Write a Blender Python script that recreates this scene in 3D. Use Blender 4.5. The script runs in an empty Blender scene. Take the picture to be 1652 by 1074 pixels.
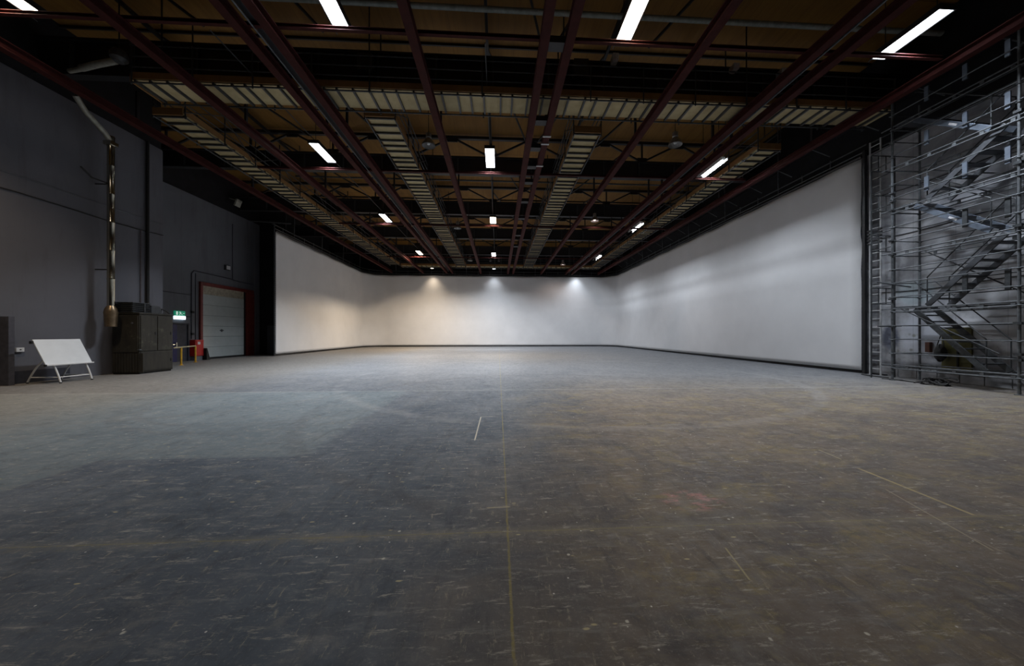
import bpy, math, random
from mathutils import Vector, Matrix
random.seed(7)
SC = bpy.context.scene
COL = SC.collection
V = Vector
PI = math.pi

# ------------------------------------------------------------------ camera
EYE = 1.67
F = 560.0
YAW = math.atan(32 / 560)
cam = bpy.data.cameras.new('camera')
co = bpy.data.objects.new('camera', cam)
COL.objects.link(co)
co.location = (0, 0, EYE)
co.rotation_euler = (PI / 2, 0, -YAW)
cam.sensor_fit = 'HORIZONTAL'
cam.sensor_width = 36
cam.lens = F / 1652 * 36
cam.shift_x = -(836 - 826) / 1652
cam.shift_y = (538 - 537) / 1652
cam.clip_start = 0.05
cam.clip_end = 300
SC.camera = co
SC.view_settings.view_transform = 'Standard'
SC.view_settings.look = 'None'
SC.view_settings.gamma = 1
SC.view_settings.exposure = 0.0
SC.view_settings.use_curve_mapping = False
w = bpy.data.worlds.new('world')
SC.world = w
w.use_nodes = True
w.node_tree.nodes['Background'].inputs[0].default_value = (0.02, 0.022, 0.03, 1)
w.node_tree.nodes['Background'].inputs[1].default_value = 0.1


# ------------------------------------------------------------------ materials
class NT:
    def __init__(s, name):
        s.m = bpy.data.materials.new(name)
        s.m.use_nodes = True
        s.t = s.m.node_tree
        s.b = s.t.nodes['Principled BSDF']

    def n(s, typ, **kw):
        n = s.t.nodes.new(typ)
        for k, v in kw.items():
            setattr(n, k, v)
        return n

    def l(s, a, b):
        s.t.links.new(a, b)

    def inp(s, node, key, val):
        if hasattr(val, 'node'):
            s.l(val, node.inputs[key])
        else:
            node.inputs[key].default_value = val

    def math(s, op, a, b=0.0, c=0.0, clamp=False):
        n = s.n('ShaderNodeMath', operation=op, use_clamp=clamp)
        s.inp(n, 0, a); s.inp(n, 1, b)
        if op in ('MULTIPLY_ADD', 'SMOOTH_MIN', 'SMOOTH_MAX', 'WRAP'):
            s.inp(n, 2, c)
        return n.outputs[0]

    def coord(s, kind='Object'):
        return s.n('ShaderNodeTexCoord').outputs[kind]

    def pos(s):
        g = s.n('ShaderNodeNewGeometry')
        return g.outputs['Position']

    def noise(s, vec, scale, detail=4, rough=0.6, dist=0.0):
        n = s.n('ShaderNodeTexNoise')
        s.l(vec, n.inputs['Vector'])
        n.inputs['Scale'].default_value = scale
        n.inputs['Detail'].default_value = detail
        n.inputs['Roughness'].default_value = rough
        n.inputs['Distortion'].default_value = dist
        return n.outputs['Fac']

    def ramp(s, fac, stops, interp='LINEAR'):
        r = s.n('ShaderNodeValToRGB')
        r.color_ramp.interpolation = interp
        el = r.color_ramp.elements
        while len(el) < len(stops):
            el.new(0.5)
        for e, (p, c) in zip(el, stops):
            e.position = p
            e.color = (c[0], c[1], c[2], 1) if not isinstance(c, (int, float)) else (c, c, c, 1)
        s.l(fac, r.inputs[0])
        return r.outputs[0]

    def mr(s, v, a, b, c=0.0, d=1.0, smooth=False):
        n = s.n('ShaderNodeMapRange')
        if smooth:
            n.interpolation_type = 'SMOOTHSTEP'
        s.inp(n, 0, v)
        n.inputs[1].default_value = a; n.inputs[2].default_value = b
        n.inputs[3].default_value = c; n.inputs[4].default_value = d
        return n.outputs[0]

    def mix(s, fac, a, b, mode='MIX'):
        n = s.n('ShaderNodeMix', data_type='RGBA', blend_type=mode)
        s.inp(n, 0, fac)
        for i, x in ((6, a), (7, b)):
            if isinstance(x, tuple):
                x = (x[0], x[1], x[2], 1)
            s.inp(n, i, x)
        return n.outputs[2]

    def scale(s, vec, sx, sy, sz, rot=(0, 0, 0), loc=(0, 0, 0)):
        m = s.n('ShaderNodeMapping')
        s.l(vec, m.inputs[0])
        m.inputs['Scale'].default_value = (sx, sy, sz)
        m.inputs['Rotation'].default_value = rot
        m.inputs['Location'].default_value = loc
        return m.outputs[0]

    def xyz(s, vec):
        n = s.n('ShaderNodeSeparateXYZ')
        s.l(vec, n.inputs[0])
        return n.outputs

    def bump(s, h, strength=0.3, dist=0.02):
        b = s.n('ShaderNodeBump')
        b.inputs['Strength'].default_value = strength
        b.inputs['Distance'].default_value = dist
        s.l(h, b.inputs['Height'])
        s.l(b.outputs[0], s.b.inputs['Normal'])


def simple(name, col, rough=0.6, metal=0.0, var=0.25, scale=6.0, spec=0.5):
    t = NT(name)
    n = t.noise(t.coord(), scale, 4)
    lo = tuple(c * (1 - var) for c in col)
    hi = tuple(min(1, c * (1 + var)) for c in col)
    t.l(t.ramp(n, [(0.3, lo), (0.7, hi)]), t.b.inputs['Base Color'])
    t.b.inputs['Roughness'].default_value = rough
    t.b.inputs['Metallic'].default_value = metal
    t.b.inputs['Specular IOR Level'].default_value = spec
    return t.m


def emit(name, col, strength, base=(0.8, 0.8, 0.8)):
    t = NT(name)
    t.b.inputs['Base Color'].default_value = (*base, 1)
    t.b.inputs['Emission Color'].default_value = (*col, 1)
    t.b.inputs['Emission Strength'].default_value = strength
    return t.m


M = {}
M['red'] = simple('red_oxide_steel', (0.046, 0.011, 0.0095), 0.75, 0.0, 0.3, 3, 0.12)
M['redframe'] = simple('red_door_frame', (0.16, 0.025, 0.02), 0.5)
M['black'] = simple('black_steel', (0.012, 0.012, 0.014), 0.55, 0.0, 0.3, 4)
M['blackwall'] = simple('black_wall_and_void', (0.006, 0.006, 0.008), 0.9, 0, 0.4, 2)  # black walls; on the upper left the colour stands for unlit space
M['darkgrey'] = simple('dark_grey_steel', (0.04, 0.042, 0.045), 0.5)
M['galv'] = simple('galvanised_tube', (0.115, 0.125, 0.135), 0.5, 0.5, 0.35, 9)
M['galvdark'] = simple('weathered_tube', (0.055, 0.06, 0.065), 0.5, 0.5, 0.35, 9)
M['bluegrey'] = simple('blue_grey_aluminium', (0.125, 0.15, 0.19), 0.45, 0.4, 0.2, 6)
M['stair'] = simple('dark_stair_metal', (0.07, 0.075, 0.085), 0.5, 0.4, 0.25, 6)
M['pipe'] = simple('grey_pipe', (0.22, 0.24, 0.22), 0.5)
M['silver'] = simple('shiny_duct', (0.50, 0.47, 0.38), 0.18, 1.0, 0.1, 3)
M['palemetal'] = simple('pale_hose', (0.35, 0.35, 0.30), 0.4, 0.3)
M['white'] = simple('white_enamel', (0.62, 0.63, 0.64), 0.4, 0, 0.05)
M['board'] = simple('board_white', (0.62, 0.65, 0.68), 0.35, 0, 0.06, 2)
M['doorwhite'] = simple('door_white', (0.40, 0.44, 0.44), 0.5, 0, 0.06, 2)
M['cream'] = simple('cream_header', (0.34, 0.31, 0.24), 0.6)
M['bluedoor'] = simple('navy_door', (0.012, 0.012, 0.075), 0.5)
M['darkdoor'] = simple('dark_door', (0.03, 0.032, 0.045), 0.6)
M['firered'] = simple('fire_red', (0.42, 0.012, 0.010), 0.45)
M['yellow'] = simple('barrier_yellow', (0.55, 0.30, 0.02), 0.5)
M['rail_cream'] = simple('barrier_rail', (0.5, 0.43, 0.27), 0.5)
M['rubber'] = simple('black_rubber', (0.01, 0.01, 0.01), 0.7)
M['olive'] = simple('olive_board', (0.085, 0.075, 0.018), 0.7, 0, 0.35, 3)
M['brown'] = simple('brown_box', (0.10, 0.035, 0.02), 0.6)
M['sticker'] = simple('sticker_white', (0.6, 0.6, 0.62), 0.5)
M['reflector'] = simple('white_reflector', (0.75, 0.75, 0.75), 0.4, 0, 0.03)
M['ladder'] = simple('pale_ladder_tube', (0.48, 0.49, 0.50), 0.5, 0.1)
M['lampgrey'] = simple('lamp_reflector', (0.32, 0.32, 0.32), 0.35, 0.5)
M['signgreen'] = emit('sign_green', (0.03, 0.55, 0.32), 0.25, (0.02, 0.3, 0.15))
M['signwhite'] = emit('sign_lit_white', (0.75, 0.9, 1.0), 2.6)
M['signfig'] = emit('sign_figure_white', (0.75, 1.0, 0.9), 0.5)
M['cool'] = emit('tube_cool', (0.86, 0.92, 1.0), 14)
M['warm'] = emit('tube_warm', (1.0, 0.86, 0.70), 14)
M['bulb'] = emit('bulb_warm', (1.0, 0.78, 0.72), 12)

def wood(name, dark, light, sx, sy, bump=True, seam=None):
    t = NT(name)
    p = t.pos()
    g = t.noise(t.scale(p, sx, sy, 1), 1.0, 5, 0.6)
    big = t.noise(p, 0.35, 2)
    c = t.ramp(g, [(0.25, dark), (0.75, light)])
    c = t.mix(t.mr(big, 0.3, 0.7, 0.0, 0.5), c, tuple(x * 0.55 for x in dark))
    if seam:
        x, y, z = t.xyz(p)
        sm = None
        for ax, period in seam:
            v = (x, y)[ax]
            fr = t.math('FRACT', t.math('DIVIDE', v, period))
            k = t.mr(fr, 0.0, 0.02, 1.0, 0.0)
            sm = k if sm is None else t.math('MAXIMUM', sm, k)
        c = t.mix(t.math('MULTIPLY', sm, 0.8), c, tuple(x * 0.15 for x in dark))
    t.l(c, t.b.inputs['Base Color'])
    t.b.inputs['Roughness'].default_value = 0.75
    return t.m

M['roof'] = wood('orange_roof_boards', (0.22, 0.105, 0.018), (0.33, 0.17, 0.031), 6, 0.5, seam=[(0, 0.6), (1, 2.2)])
M['deck'] = wood('catwalk_ply', (0.40, 0.32, 0.16), (0.56, 0.46, 0.26), 3, 3)
M['toe'] = wood('toe_timber', (0.24, 0.12, 0.035), (0.34, 0.18, 0.06), 3, 3)


def wall_paint(name, base, z_dark, streak=0.3, seam=True, grime=(0.04, 0.035, 0.03), grime_amt=0.35):
    t = NT(name)
    p = t.pos()
    x, y, z = t.xyz(p)
    n1 = t.noise(p, 0.45, 5, 0.6)
    n2 = t.noise(t.scale(p, 2.0, 2.0, 0.25), 1.2, 5, 0.65)
    lo = tuple(c * 0.82 for c in base)
    c = t.ramp(n1, [(0.3, lo), (0.7, base)])
    c = t.mix(t.mr(n2, 0.52, 0.75, 0, grime_amt), c, grime)
    if seam:
        fr = t.math('FRACT', t.math('DIVIDE', y, 1.83))
        k = t.mr(fr, 0.0, 0.012, 1.0, 0.0)
        c = t.mix(t.math('MULTIPLY', k, 0.55), c, tuple(v * 0.3 for v in base))
        n3 = t.noise(p, 5.0, 3, 0.7)
        c = t.mix(t.mr(n3, 0.72, 0.76, 0, 0.7), c, tuple(v * 0.25 for v in base))
    t.l(c, t.b.inputs['Base Color'])
    t.b.inputs['Roughness'].default_value = 0.7
    t.bump(t.noise(p, 14, 3), 0.15, 0.01)
    return t.m

M['wall_l'] = wall_paint('grey_left_wall', (0.125, 0.127, 0.148), 10, seam=False)
M['wall_f'] = wall_paint('grey_far_left_wall', (0.135, 0.143, 0.165), 10, seam=True)


def right_wall_mat():
    t = NT('grimy_right_wall')
    p = t.pos()
    x, y, z = t.xyz(p)
    n1 = t.noise(t.scale(p, 1, 0.6, 1.2), 0.8, 6, 0.62, 0.6)
    n2 = t.noise(t.scale(p, 1, 0.15, 2.2), 1.0, 5, 0.65)
    n3 = t.noise(p, 2.6, 5, 0.7)
    c = t.ramp(n1, [(0.3, (0.17, 0.175, 0.20)), (0.5, (0.34, 0.35, 0.38)), (0.68, (0.56, 0.57, 0.60))])
    c = t.mix(t.mr(n2, 0.55, 0.7, 0, 0.45), c, (0.21, 0.17, 0.13))
    c = t.mix(t.mr(n3, 0.55, 0.75, 0, 0.4), c, (0.05, 0.05, 0.055))
    # rubbed pale patch around the first landing and a blue smear
    def blob(cy, cz, ry, rz):
        a = t.math('POWER', t.math('DIVIDE', t.math('SUBTRACT', y, cy), ry), 2.0)
        b = t.math('POWER', t.math('DIVIDE', t.math('SUBTRACT', z, cz), rz), 2.0)
        d = t.math('ADD', t.math('ADD', a, b), t.math('MULTIPLY', t.math('SUBTRACT', n3, 0.5), 1.6))
        return t.mr(d, 0.3, 1.2, 1.0, 0.0, True)
    c = t.mix(t.math('MULTIPLY', blob(11.9, 1.6, 0.8, 1.1), 0.65), c, (0.50, 0.53, 0.60))
    c = t.mix(t.math('MULTIPLY', blob(9.6, 2.2, 1.6, 1.2), 0.6), c, (0.60, 0.61, 0.65))
    c = t.mix(t.math('MULTIPLY', blob(13.0, 1.5, 0.35, 0.5), 0.75), c, (0.03, 0.045, 0.10))
    c = t.mix(t.math('MULTIPLY', blob(12.2, 3.2, 0.7, 0.5), 0.5), c, (0.36, 0.46, 0.50))
    c = t.mix(t.math('MULTIPLY', blob(12.0, 0.15, 2.6, 0.5), 0.7), c, (0.035, 0.035, 0.04))
    # algae-like dots
    vo = t.n('ShaderNodeTexVoronoi'); vo.inputs['Scale'].default_value = 3.2
    t.l(p, vo.inputs['Vector'])
    dots = t.math('MULTIPLY', t.mr(vo.outputs['Distance'], 0.22, 0.32, 1, 0), blob(12.2, 1.1, 0.6, 1.0))
    c = t.mix(t.math('MULTIPLY', dots, 0.6), c, (0.10, 0.10, 0.03))
    fr = t.math('FRACT', t.math('DIVIDE', y, 1.22))
    k = t.mr(fr, 0.0, 0.014, 1.0, 0.0)
    c = t.mix(t.math('MULTIPLY', k, 0.6), c, (0.03, 0.03, 0.03))
    t.l(c, t.b.inputs['Base Color'])
    t.b.inputs['Roughness'].default_value = 0.75
    t.bump(n3, 0.2, 0.02)
    return t.m

M['wall_r'] = right_wall_mat()


def cloth_mat():
    t = NT('white_backdrop_cloth')
    p = t.pos()
    n = t.noise(p, 0.5, 3)
    t.l(t.ramp(n, [(0.3, (0.70, 0.70, 0.71)), (0.7, (0.76, 0.76, 0.77))]), t.b.inputs['Base Color'])
    t.b.inputs['Roughness'].default_value = 0.9
    t.b.inputs['Specular IOR Level'].default_value = 0.2
    return t.m

M['cloth'] = cloth_mat()


def cabinet_mat():
    t = NT('scuffed_dark_wood')
    p = t.pos()
    n = t.noise(t.scale(p, 5, 5, 1.2), 1.2, 5, 0.7)
    c = t.ramp(n, [(0.3, (0.012, 0.0105, 0.007)), (0.7, (0.034, 0.029, 0.020))])
    n2 = t.noise(p, 2.2, 6, 0.75)
    x, y, z = t.xyz(p)
    band = t.mr(t.math('ABSOLUTE', t.math('SUBTRACT', z, 1.5)), 0.1, 0.6, 1, 0)
    c = t.mix(t.math('MULTIPLY', t.mr(n2, 0.54, 0.66, 0, 0.8), band), c, (0.13, 0.13, 0.085))
    t.l(c, t.b.inputs['Base Color'])
    t.b.inputs['Roughness'].default_value = 0.6
    return t.m

M['cabinet'] = cabinet_mat()


def floor_mat():
    t = NT('worn_painted_concrete')
    p = t.pos()
    x, y, z = t.xyz(p)
    big = t.noise(p, 0.22, 4, 0.55)
    med = t.noise(p, 0.9, 6, 0.65, 0.4)
    fine = t.noise(p, 7.0, 6, 0.7)
    grit = t.noise(p, 42.0, 3, 0.7)
    wob = t.math('MULTIPLY', t.math('SUBTRACT', med, 0.5), 1.4)
    wob2 = t.math('MULTIPLY', t.math('SUBTRACT', fine, 0.5), 0.5)
    # base: blue-black on the left, brown on the right, paler grey in the distance
    left = t.ramp(med, [(0.3, (0.036, 0.048, 0.066)), (0.7, (0.084, 0.098, 0.116))])
    right = t.ramp(med, [(0.25, (0.050, 0.043, 0.044)), (0.5, (0.090, 0.074, 0.060)), (0.75, (0.140, 0.112, 0.078))])
    side = t.mr(t.math('ADD', x, t.math('ADD', t.math('MULTIPLY', wob, 2.2), t.math('MULTIPLY', t.math('SUBTRACT', y, 3.0), -0.25))), -1.4, 1.6, 0, 1, True)
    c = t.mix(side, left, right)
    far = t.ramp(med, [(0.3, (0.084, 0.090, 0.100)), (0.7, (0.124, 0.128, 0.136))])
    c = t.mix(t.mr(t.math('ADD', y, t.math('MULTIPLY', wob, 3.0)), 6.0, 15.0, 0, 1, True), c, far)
    # yellowish paint residue on the right side
    yn = t.noise(t.scale(p, 0.9, 1.7, 1, (0, 0, 0.5)), 1.5, 9, 0.76, 0.8)
    ym = t.math('MULTIPLY', t.mr(yn, 0.50, 0.60, 0, 1), t.mr(t.math('ADD', x, wob), 0.2, 1.4, 0, 1))
    ym = t.math('MULTIPLY', ym, t.mr(y, 8, 13, 1, 0))
    ym = t.math('MULTIPLY', ym, t.mr(fine, 0.35, 0.6, 0.25, 1))
    c = t.mix(t.math('MULTIPLY', ym, 0.72), c, (0.18, 0.15, 0.075))
    on = t.noise(t.scale(p, 1, 1, 1, (0, 0, 0), (9, 4, 0)), 0.9, 5, 0.6)
    om = t.math('MULTIPLY', t.mr(on, 0.6, 0.72, 0, 0.6), t.mr(x, 1.5, 3.5, 0, 1))
    om = t.math('MULTIPLY', om, t.mr(y, 2.5, 4, 1, 0))
    c = t.mix(t.math('MULTIPLY', om, 0.7), c, (0.13, 0.07, 0.035))
    # paler repainted area on the left
    a = t.math('MULTIPLY', t.mr(t.math('ADD', x, t.math('MULTIPLY', wob2, 1.2)), -2.75, -2.55, 1, 0),
               t.mr(t.math('ADD', y, t.math('MULTIPLY', wob2, 0.3)), 4.86, 4.92, 0, 1))
    a2 = t.mr(t.math('ADD', x, t.math('MULTIPLY', wob2, 0.15)), -5.28, -5.22, 1, 0)
    pm = t.math('MULTIPLY', t.math('MAXIMUM', a, a2), t.mr(y, 10.2, 10.35, 1, 0))
    pc = t.ramp(med, [(0.3, (0.080, 0.100, 0.112)), (0.7, (0.120, 0.140, 0.150))])
    c = t.mix(t.math('MULTIPLY', pm, 0.9), c, pc)
    # dusty tan drift by the left wall
    dm = t.math('MULTIPLY', t.mr(t.math('ADD', x, wob), -10.5, -7.0, 1, 0, True), 0.55)
    c = t.mix(dm, c, (0.12, 0.105, 0.085))
    # scuffs: stretched noise
    sc1 = t.noise(t.scale(p, 1.2, 6.0, 1, (0, 0, 0.6)), 1.6, 7, 0.75, 0.3)
    c = t.mix(t.mr(sc1, 0.54, 0.68, 0, 0.5), c, (0.19, 0.19, 0.185))
    sc2 = t.noise(t.scale(p, 6.0, 1.0, 1, (0, 0, 0.25)), 1.4, 7, 0.75, 0.3)
    c = t.mix(t.mr(sc2, 0.52, 0.70, 0, 0.5), c, (0.022, 0.024, 0.03))
    mott = t.noise(t.scale(p, 1, 1.6, 1, (0, 0, 0.4)), 2.6, 8, 0.78, 0.6)
    c = t.mix(t.mr(mott, 0.52, 0.66, 0, 0.42), c, (0.15, 0.145, 0.135))
    c = t.mix(t.mr(mott, 0.46, 0.34, 0, 0.5), c, (0.028, 0.030, 0.036))
    # tyre rings
    def ring(cx, cy, r, wd, amt, colr, c):
        dx = t.math('SUBTRACT', x, cx); dy = t.math('SUBTRACT', y, cy)
        d = t.math('SQRT', t.math('ADD', t.math('MULTIPLY', dx, dx), t.math('MULTIPLY', dy, dy)))
        e = t.math('ABSOLUTE', t.math('SUBTRACT', d, r))
        k = t.math('MULTIPLY', t.mr(e, wd * 0.4, wd, 1, 0), t.mr(med, 0.35, 0.6, 0.2, 1))
        return t.mix(t.math('MULTIPLY', k, amt), c, colr)
    c = ring(-5.0, 9.5, 3.4, 0.14, 0.45, (0.07, 0.075, 0.08), c)
    c = ring(-5.2, 9.6, 3.0, 0.10, 0.4, (0.08, 0.085, 0.09), c)
    c = ring(1.5, 8.5, 5.5, 0.16, 0.4, (0.05, 0.05, 0.055), c)
    c = ring(-9.0, 12.0, 5.2, 0.16, 0.35, (0.09, 0.09, 0.09), c)
    c = ring(2.5, 14.0, 8.0, 0.2, 0.3, (0.20, 0.20, 0.20), c)
    c = ring(0.3, 4.6, 1.6, 0.10, 0.35, (0.04, 0.04, 0.045), c)
    # slab joints
    def line(v, at, wd, amt, colr, c, gate=None, wobble=0.02):
        e = t.math('ABSOLUTE', t.math('ADD', t.math('SUBTRACT', v, at), t.math('MULTIPLY', t.math('SUBTRACT', fine, 0.5), wobble)))
        k = t.mr(e, wd * 0.4, wd, 1, 0)
        if gate is not None:
            k = t.math('MULTIPLY', k, gate)
        return t.mix(t.math('MULTIPLY', k, amt), c, colr)
    gy = t.mr(fine, 0.38, 0.55, 0.3, 1)
    dusty = t.mr(med, 0.35, 0.6, 0.15, 0.8)
    c = line(y, 2.93, 0.09, 0.7, (0.17, 0.155, 0.12), c, t.math('MULTIPLY', gy, dusty), 0.22)
    c = line(y, 2.93, 0.012, 0.7, (0.16, 0.145, 0.075), c, gy, 0.04)
    c = line(x, 0.08, 0.012, 0.8, (0.18, 0.155, 0.06), c, gy, 0.03)
    c = line(y, 10.3, 0.06, 0.5, (0.24, 0.24, 0.22), c, gy, 0.2)
    c = line(y, 17.6, 0.05, 0.35, (0.10, 0.10, 0.10), c)
    c = line(x, -7.6, 0.03, 0.4, (0.14, 0.13, 0.11), c)
    c = line(x, 7.7, 0.03, 0.4, (0.14, 0.13, 0.11), c)
    # taped and chalked marks
    def seg(x0, y0, x1, y1, wd, amt, colr, c):
        L = math.hypot(x1 - x0, y1 - y0); ux, uy = (x1 - x0) / L, (y1 - y0) / L
        dx = t.math('SUBTRACT', x, x0); dy = t.math('SUBTRACT', y, y0)
        al = t.math('ADD', t.math('MULTIPLY', dx, ux), t.math('MULTIPLY', dy, uy))
        ac = t.math('ABSOLUTE', t.math('SUBTRACT', t.math('MULTIPLY', dx, uy), t.math('MULTIPLY', dy, ux)))
        k = t.math('MULTIPLY', t.mr(ac, wd * 0.7, wd, 1, 0), t.math('MULTIPLY', t.mr(al, 0, 0.02, 0, 1), t.mr(al, L - 0.02, L, 1, 0)))
        k = t.math('MULTIPLY', k, t.mr(fine, 0.3, 0.5, 0.45, 1))
        return t.mix(t.math('MULTIPLY', k, amt), c, colr)
    c = seg(4.46, 4.08, 4.37, 2.94, 0.020, 0.85, (0.30, 0.25, 0.13), c)
    c = seg(4.15, 3.5, 3.8, 2.45, 0.008, 0.8, (0.26, 0.23, 0.16), c)
    c = seg(4.6, 4.75, 4.55, 4.35, 0.012, 0.8, (0.30, 0.27, 0.18), c)
    c = seg(-0.35, 7.0, -0.37, 5.45, 0.013, 0.9, (0.42, 0.40, 0.34), c)
    c = seg(-0.36, 7.0, -0.10, 7.02, 0.02, 0.6, (0.34, 0.32, 0.28), c)
    c = seg(1.77, 2.62, 1.70, 2.25, 0.008, 0.8, (0.28, 0.25, 0.14), c)
    c = seg(-0.12, 3.34, 0.12, 3.35, 0.015, 0.8, (0.28, 0.25, 0.17), c)
    c = seg(-4.6, 12.2, -5.6, 10.6, 0.02, 0.5, (0.30, 0.28, 0.24), c)
    c = seg(1.6, 6.25, 3.2, 5.9, 0.01, 0.5, (0.25, 0.24, 0.22), c)
    # pink paint residue
    px = t.math('DIVIDE', t.math('SUBTRACT', x, 1.93), 0.30); py = t.math('DIVIDE', t.math('SUBTRACT', y, 3.38), 0.20)
    pd = t.math('ADD', t.math('MULTIPLY', px, px), t.math('MULTIPLY', py, py))
    pn = t.noise(t.scale(p, 1, 2.2, 1, (0, 0, 0.9)), 4.5, 6, 0.75)
    pk = t.math('MULTIPLY', t.mr(pd, 0.4, 1.4, 1, 0), t.mr(pn, 0.50, 0.58, 0, 0.75))
    c = t.mix(pk, c, (0.32, 0.155, 0.15))
    sc3 = t.noise(t.scale(p, 3.0, 14.0, 1, (0, 0, -0.7)), 1.3, 8, 0.8, 0.2)
    near = t.mr(y, 5.0, 14.0, 1, 0.35)
    c = t.mix(t.math('MULTIPLY', t.mr(sc3, 0.565, 0.63, 0, 0.8), near), c, (0.25, 0.24, 0.21))
    sc4 = t.noise(t.scale(p, 18.0, 5.0, 1, (0, 0, 0.9)), 1.1, 8, 0.8, 0.2)
    c = t.mix(t.math('MULTIPLY', t.mr(sc4, 0.58, 0.65, 0, 0.65), near), c, (0.24, 0.22, 0.17))
    # chips and crumbs of pale debris
    for sc, th, colr, stretch in ((4.0, 0.06, (0.42, 0.41, 0.36), 1.0), (8.0, 0.06, (0.50, 0.49, 0.46), 1.0), (3.0, 0.08, (0.34, 0.30, 0.18), 2.5)):
        vo = t.n('ShaderNodeTexVoronoi'); vo.inputs['Scale'].default_value = sc
        t.l(t.scale(p, 1, stretch, 0, (0, 0, 0.5 * sc)), vo.inputs['Vector'])
        sel = t.xyz(vo.outputs['Color'])
        k = t.math('MULTIPLY', t.mr(t.math('ADD', vo.outputs['Distance'], t.math('MULTIPLY', t.math('SUBTRACT', grit, 0.5), 0.06)), th * 0.6, th, 1, 0), t.math('GREATER_THAN', sel[0], 0.3))
        c = t.mix(t.math('MULTIPLY', k, 0.85), c, colr)
    # fine grit
    c = t.mix(t.mr(grit, 0.58, 0.72, 0, 0.4), c, (0.22, 0.21, 0.19))
    c = t.mix(t.mr(grit, 0.38, 0.25, 0, 0.35), c, (0.02, 0.02, 0.022))
    hs = t.n('ShaderNodeHueSaturation'); hs.inputs['Saturation'].default_value = 1.08; hs.inputs['Value'].default_value = 1.5
    t.l(c, hs.inputs['Color']); c = hs.outputs[0]
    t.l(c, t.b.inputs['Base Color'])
    t.l(t.mr(fine, 0.3, 0.7, 0.42, 0.70), t.b.inputs['Roughness'])
    t.b.inputs['Specular IOR Level'].default_value = 0.28
    t.bump(t.math('ADD', t.math('MULTIPLY', grit, 0.4), fine), 0.25, 0.006)
    return t.m

M['floor'] = floor_mat()


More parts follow.
